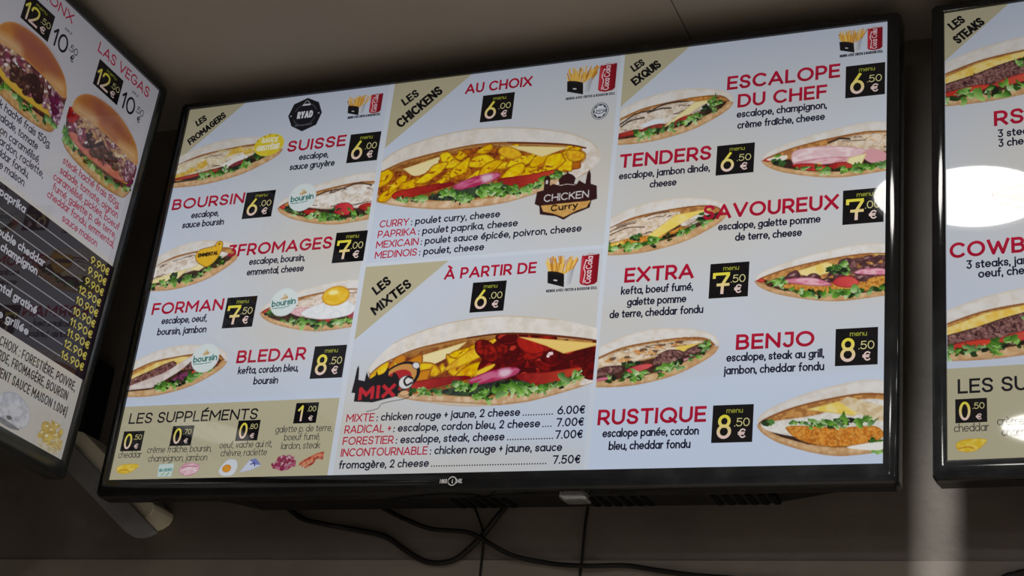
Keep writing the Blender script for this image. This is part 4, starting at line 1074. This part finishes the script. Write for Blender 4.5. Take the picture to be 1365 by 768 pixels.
P = Pic(324, 6, 434, 118, 1.0, 8)               # black octagonal emblem
P.poly([(379, 10), (416, 28), (431, 62), (420, 98), (379, 114), (343, 94), (327, 61), (339, 25)], (20, 22, 30), raw=True)
for a0, a1 in ((200, 340), (20, 160)): P.stroke([(379 + 34 * math.cos(math.radians(a)), 62 + 34 * math.sin(math.radians(a))) for a in range(a0, a1 + 1, 10)], 1.1, (120, 124, 134), raw=True)
P.text('RYAD', (356, 73), (403, 73), 22, (226, 228, 234), .22, .7)
P.poly([(366, 34), (392, 34), (390, 29), (368, 29)], (214, 216, 222), raw=True); P.stroke([(370, 28), (374, 22), (379, 19), (384, 22), (388, 28)], 1.4, (214, 216, 222), raw=True, smooth=4)
for x in (336, 421): P.ell(x, 62, 3, 1.6, (190, 194, 204), raw=True)
P.text('RESTAURANT', (352, 97), (407, 97), 6, (96, 98, 108), .2)
P.build('house_emblem', d, 4, MS)
P = Pic(1200, 129, 1251, 183, 1.0, 9)           # round black and white seal
P.ell(1225, 156, 22, 24, (26, 28, 36), raw=True, smooth=2); P.ell(1225, 156, 20.5, 22.5, (212, 216, 224), raw=True, smooth=2); P.ell(1225, 156, 18, 20, (40, 44, 52), raw=True, smooth=2)
P.poly([(1225 + (17 if k % 2 else 13.5) * math.cos(k * math.pi / 8), 156 + (18.5 if k % 2 else 15) * math.sin(k * math.pi / 8)) for k in range(16)], (212, 216, 224), raw=True)
for k in range(7): P.stroke([(1215 + k * 3.3, 160 - (k * 5) % 7), (1217 + k * 3.3, 151 + (k * 3) % 6)], 1.6, (30, 32, 40), raw=True)
P.stroke([(1213, 160), (1225, 163), (1237, 158)], 1.8, (30, 32, 40), raw=True, smooth=3)
P.build('round_seal', d, 4, MS)

def badge_gruyere(P):
    P.ell(283, 144, 46, 34, (226, 202, 44), raw=True, smooth=2, rot=-.05, n=((236, 216, 80), 14, .5))
    for x, y in ((264, 116), (280, 112), (302, 118), (245, 128), (318, 160)): P.blob(x, y, 4, 2.5, (196, 166, 30))
    P.text('SAUCE', (258, 137), (308, 137), 16, (244, 240, 214), .24); P.text('GRUYÈRE', (247, 161), (317, 159), 17, (244, 240, 214), .24)
def badge_emmental(P):
    P.poly([(120, 462), (128, 446), (150, 440), (172, 436), (180, 426), (192, 424), (200, 434), (199, 456), (188, 480), (164, 498), (142, 490), (126, 478)], (232, 182, 44), raw=True, smooth=4, n=((240, 196, 70), 14, .5), edge=((96, 64, 24), 3.2, .9))
    for x, y, r in ((188, 433, 3), (178, 438, 2), (166, 443, 1.6)): P.blob(x, y, r, r, (130, 84, 20))
    P.text('EMMENTAL', (129, 468), (190, 464), 12, (50, 34, 16), .26)

BB = badge_boursin
sub('sandwich_picture', (0, 111, 331, 248), 'yellow', False, d, 2, MS, 11, badge_gruyere, (0, 335))
sub('sandwich_picture', (347, 261, 632, 406), 'white', True, d, 2, MS, 12, BB(417, 316, 41, 41, (384, 328), (451, 323)), (340, 626))
sub('sandwich_picture', (0, 418, 256, 558), 'emmental', False, d, 2, MS, 13, badge_emmental, (0, 262))
sub('sandwich_picture', (353, 566, 634, 703), 'egg', True, d, 2, MS, 14, BB(419, 616, 40, 39, (385, 628), (453, 622)), (346, 626))
sub('sandwich_picture', (0, 719, 284, 857), 'kefta', False, d, 2, MS, 15, BB(215, 758, 41, 40, (181, 770), (251, 765)), (0, 290))
sub('sandwich_picture', (1278, 121, 1562, 259), 'chef', False, d, 2, MS, 16, None, (1278, 1568))
sub('sandwich_picture', (1636, 265, 1922, 402), 'ham', True, d, 2, MS, 17, None, (1630, 1920))
sub('sandwich_picture', (1278, 417, 1562, 555), 'galette', False, d, 2, MS, 18, None, (1278, 1568))
sub('sandwich_picture', (1633, 572, 1922, 707), 'kebab', True, d, 2, MS, 19, None, (1627, 1920))
sub('sandwich_picture', (1278, 748, 1560, 885), 'grill', False, d, 2, MS, 20, None, (1278, 1566))
sub('sandwich_picture', (1652, 892, 1926, 1060), 'breaded', True, d, 2, MS, 21, None, (1646, 1920))
big_sub('sandwich_picture', 0, 0, False, (638, 160, 1246, 454), d, 2, MS, 22, logo_curry)
big_sub('sandwich_picture', 110, 525, True, (640, 690, 1271, 926), d, 2, MS, 23, logo_mix)

bm = bmesh.new()                                       # maker's mark on the lower bezel
i = Ink().text('HIGH', (-24, 5), (-7, 5), 8, (1, 1, 1), .2).text('NE', (9, 5), (20, 5), 8, (1, 1, 1), .2).text('1', (-.5, 5), (1.8, 5), 8, (1, 1, 1), .3)
i.lines([arc(.5, 1, 8, 8, 0, 360, 24)], 1.8, (1, 1, 1))
mesh_obj('maker_mark', [(x * K * 1.25 - .003, -.0064, -DH / 2 - .0125 - y * K * 1.25) for x, y in i.v], i.f, M_MARK, tv)
bm = bmesh.new()                                       # clear receiver window under the bezel
add_box(bm, (.158, .004, -DH / 2 - .037), (.196, .028, -DH / 2 - .026), .003)
add_box(bm, (.165, .000, -DH / 2 - .041), (.200, .024, -DH / 2 - .036), .002)
bm_obj('receiver_window', bm, M_CLEAR, tv)
bm = bmesh.new()
for x in (-.2, .2): add_box(bm, (x - .02, .07, -.2), (x + .02, .118, .2), .002)
add_box(bm, (-.3, .114, -.12), (.3, WALL_Y, .12), .002)
bm_obj('wall_mount', bm, M_MATTE, tv)

# ---- right-hand menu board, turned slightly towards the middle
ang = math.radians(-2.6)
hx, hy, hz = .685, .003, .0035
rot = Matrix.Rotation(ang, 4, 'Z')
ctr = Vector((hx, hy, hz + Z0)) + rot @ Vector((DW / 2, 0, 0))
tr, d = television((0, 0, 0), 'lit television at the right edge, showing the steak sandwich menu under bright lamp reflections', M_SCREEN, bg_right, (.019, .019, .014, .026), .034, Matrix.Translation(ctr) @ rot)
corner(d, MS, 0, 0, 142, 129, [('LES', (19, 51), (48, 31), 24), ('STEAKS', (31, 90), (91, 44), 25)])
sub('sandwich_picture', (-6, 92, 420, 250), 'steak', False, d, 2, MS, 31, None, (0, 426))
sub('sandwich_picture', (96, 392, 520, 560), 'ham', True, d, 2, MS, 32, None, (92, 526))
sub('sandwich_picture', (-6, 706, 420, 864), 'steak', False, d, 2, MS, 33, None, (0, 426))
text(d, MS, 'dish_name', 'RS', 104, 168, 315, 38, CRIM, .19, col2=CRIM2)
text(d, MS, 'dish_name', 'COWBOY', 7, 238, 627, 37, CRIM, .19, col2=CRIM2)
for s, x0, x1, y in [('3 steaks,', 112, 203, 345), ('3 cheese', 113, 201, 369), ('3 steaks, jambon,', 42, 218, 655), ('oeuf, cheese', 66, 196, 678)]:
    text(d, MS, 'ingredient_line', s, x0, x1, y, 20.5, NAVY, .165)
Ink().rect(0, 879, 624, 1080, BAND).build('supplement_band', d, 1, MS)
text(d, MS, 'supplement_title', 'LES SUPPLÉMENTS', 21, 402, 936, 32, (22, 22, 30), .16)
price_box(d, MS, 16, 948, 79, 1000, '0', '50', False)
text(d, MS, 'supplement_text', 'cheddar', 13, 82, 1019, 18, (64, 62, 62), .10)
text(d, MS, 'supplement_text', 'crème fraîche, boursin,', 98, 287, 1008, 18, (64, 62, 62), .10)
text(d, MS, 'supplement_text', 'champignon, jambon', 106, 280, 1031, 18, (64, 62, 62), .10)
hand_icon('supplement_picture', d, MS, 17, 1031, 76, 1063, 'cheddar', 41)
bm = bmesh.new(); add_box(bm, (-.25, .08, -.12), (.25, .098, .12), .002); add_box(bm, (-.12, .098, -.1), (.12, .13, .1), .002)
bm_obj('wall_mount', bm, M_MATTE, tr)

# ---- left-hand menu board: stands square to the others and leans down a little
u = Vector((-.01127768, .9999075, -.00760238)); n = Vector((.99945998, .01103732, -.03095046)); up = Vector((.03086369, .00794732, .99949201))
T = Vector((-.64377056, -.04561476, .35710609 + Z0))
cl = T - u * DW / 2 - up * DH / 2
ml = Matrix(((u.x, -n.x, up.x, cl.x), (u.y, -n.y, up.y, cl.y), (u.z, -n.z, up.z, cl.z), (0, 0, 0, 1)))
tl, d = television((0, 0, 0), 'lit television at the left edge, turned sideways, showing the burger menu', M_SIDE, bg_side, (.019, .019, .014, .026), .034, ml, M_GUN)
MD = M_SIDE
Ink().rect(0, 541, 1914, 862, (44, 34, 40)).build('price_list_panel', d, 1, MD)
Ink().rect(1914, 541, 1920, 862, (40, 22, 40)).build('price_list_edge', d, 1, MD)
burger('burger_picture', (1290, 146, 1580, 356), False, d, 2, MD, 51)
burger('burger_picture', (1606, 155, 1908, 367), True, d, 2, MD, 52)
text(d, MD, 'dish_name', 'BRONX', 1371, 1530, 42, 28, (190, 36, 74), .15)
text(d, MD, 'dish_name', 'LAS VEGAS', 1644, 1882, 48, 30, (190, 36, 74), .15)
for x in (1356, 1660):
    price_box(d, MD, x, 62, x + 110, 138, '12', '50', True, two=True)
    o = x + 120
    i = Ink().text('10', (o, 132), (o + 62, 132), 50, (24, 22, 34), .13).text('.50', (o + 66, 110), (o + 102, 110), 20, (24, 22, 34), .12).text('€', (o + 80, 133), (o + 96, 133), 20, (24, 22, 34), .15).text('seul', (o + 34, 70), (o + 62, 70), 10, (70, 68, 80), .14)
    i.build('single_price', d, 4, MD)
for s, x1, y, w in [('steak haché frais 150g,', 1576, 380, 250), ('salade, tomate', 1536, 408, 155), ('oignon caramélisé,', 1556, 436, 200), ('lardon, raclette,', 1582, 461, 176), ('cheddar fondu,', 1534, 488, 156), ('sauce maison', 1528, 514, 146)]:
    text(d, MD, 'ingredient_line', s, x1 - w, x1, y, 21, (34, 30, 54), .14)
for s, x0, x1, y in [('steak haché frais 150g,', 1634, 1882, 389), ('salade, tomate, oignon', 1634, 1888, 417), ('caramélisé, pickles, boeuf', 1617, 1904, 444), ('fumé, galette p. de terre,', 1625, 1899, 470), ('cheddar fondu, emmental,', 1614, 1902, 496), ('sauce maison', 1688, 1838, 525)]:
    text(d, MD, 'ingredient_line', s, x0, x1, y, 21, (186, 48, 84), .14)
for k, (s, x1, p) in enumerate([('paprika', 1557, '9.90€'), ('', 1440, '9.90€'), ('', 1440, '9.90€'), ('double cheddar', 1671, '12.90€'), ('champignon', 1655, '10.90€'), ('', 1440, '10.90€'), ('', 1440, '11.90€'), ('emmental gratiné', 1690, '11.90€'), ('', 1440, '12.90€'), ('crêpe grillée', 1683, '16.90€')]):
    y = 573 + k * 30
    i = Ink()
    if s:
        w = len(s) * 14.2
        i.text(s, (x1 - w, y), (x1, y), 22, (206, 206, 216), .19)
    for x in np.arange(x1 + 8, 1822 if len(p) < 6 else 1812, 5.0): i.rect(x, y - 3.4, x + 3.0, y - .4, (200, 200, 206))
    i.text(p, (1918 - 88 if len(p) < 6 else 1816, y), (1912, y), 21, (222, 206, 96), .17)
    i.build('price_row', d, 4, MD)
for s, x0, x1, y in [('SAUCE AU CHOIX : FORESTIÈRE, POIVRE,', 1482, 1901, 902), ('MOUTARDE, FROMAGÈRE, BOURSIN', 1530, 1881, 935), ('SUPPLÉMENT SAUCE MAISON 1.00€)', 1536, 1893, 973)]:
    text(d, MD, 'sauce_line', s, x0, x1, y, 24, (40, 34, 40), .14, cond=.6)
hand_icon('mushroom_picture', d, MD, 1640, 986, 1770, 1070, 'mushroom', 61)
hand_icon('potato_picture', d, MD, 1810, 1000, 1906, 1074, 'potato', 62)
bm = bmesh.new(); add_box(bm, (.36, .08, -.2), (.52, .1, .2), .002)
bm_obj('mounting_plate', bm, M_MATTE, tl)

# ------------------------------------------------------------------ bracket arm behind the corner, and cables on the wall
ar = empty('bracket_arm', (-.66, WALL_Y, Z0 - .31))
tag(ar, 'pale grey and ivory slanting bracket arm on the wall below the corner of two televisions', 'bracket')
def arm(prof, y0, y1):
    """bar slanting down to the right on the wall; prof gives (along, across), y out from the wall"""
    t = math.radians(36.6)
    a = Vector((math.cos(t), 0, -math.sin(t))); p = Vector((math.sin(t), 0, math.cos(t)))
    bm = bmesh.new()
    loft(bm, [[tuple(a * l + p * w + Vector((0, y, 0))) for l, w in prof] for y in (y0, y1)])
    bmesh.ops.bevel(bm, geom=list(bm.edges), offset=.0012, segments=1, affect='EDGES')
    return bm
bm_obj('arm_body', arm([(-.13, -.036), (.075, -.036), (.095, -.026), (.108, -.008), (.112, .004), (.110, .014), (.104, .020), (-.11, .020), (-.122, .014), (-.13, .004)], -.058, 0), M_IVORY, ar)
bm_obj('arm_cover', arm([(-.13, -.041), (.104, -.041), (.122, -.037), (.136, -.028), (.146, -.016), (.150, -.005), (-.13, -.005)], -.068, -.0585), M_GREY, ar)
bm = bmesh.new(); add_box(bm, (-.24, -.05, .06), (-.085, 0, .22), .004)
tag(bm_obj('wall_plate', bm, M_MATTE, ar), 'black wall plate')

def cable(pts, r, label, grp=None):
    p = catmull([(x, y, z + Z0) for x, y, z in pts], 8)
    o = bm_obj('cable', tube_bm(p, r), M_CABLE, None, True)
    return tag(o, label, 'cable', grp)
Y = WALL_Y - .009
cable([(-.345, .118, -.350), (-.315, .119, -.368), (-.273, Y - .01, -.379), (-.22, Y, -.386), (-.166, Y, -.397), (-.124, Y, -.421), (-.091, Y, -.436), (-.06, Y, -.437), (-.037, Y, -.428), (-.004, Y - .002, -.398), (.017, Y - .006, -.372), (.036, .118, -.345)], .0042, 'black cable sagging lowest in a deep loop under the middle television')
cable([(-.19, .118, -.345), (-.155, .118, -.362), (-.125, Y - .01, -.375), (-.085, Y - .009, -.388), (-.03, Y - .01, -.393), (-.004, Y - .012, -.402), (.047, Y - .006, -.427), (.107, Y, -.438), (.166, Y - .005, -.443), (.222, Y, -.441), (.267, Y, -.447), (.321, Y, -.454), (.391, Y, -.459), (.469, Y, -.465), (.6, Y, -.50)], .0036, 'long black cable under the middle television running off to the lower right along the wall')
Y2 = WALL_Y - .0052
cable([(-.034, .122, -.335), (-.02, Y2 - .004, -.357), (-.005, Y2 - .004, -.388), (-.003, Y2, -.415), (-.002, Y2, -.46), (0, Y2, -.56)], .0018, 'thin black wire hanging straight down behind the crossing of the two thick cables')
cable([(.158, .122, -.335), (.157, Y2, -.350), (.155, Y2, -.384), (.155, Y2, -.43), (.154, Y2, -.46), (.153, Y2, -.56)], .0019, 'thin black wire hanging straight down below the clear receiver window')
cable([(.69, Y, -.53), (.715, Y, -.477), (.738, Y, -.456), (.752, Y, -.451), (.766, Y, -.448), (.80, Y, -.452), (.9, Y, -.50)], .0045, 'black cable arching up in the bottom right corner below the right television')
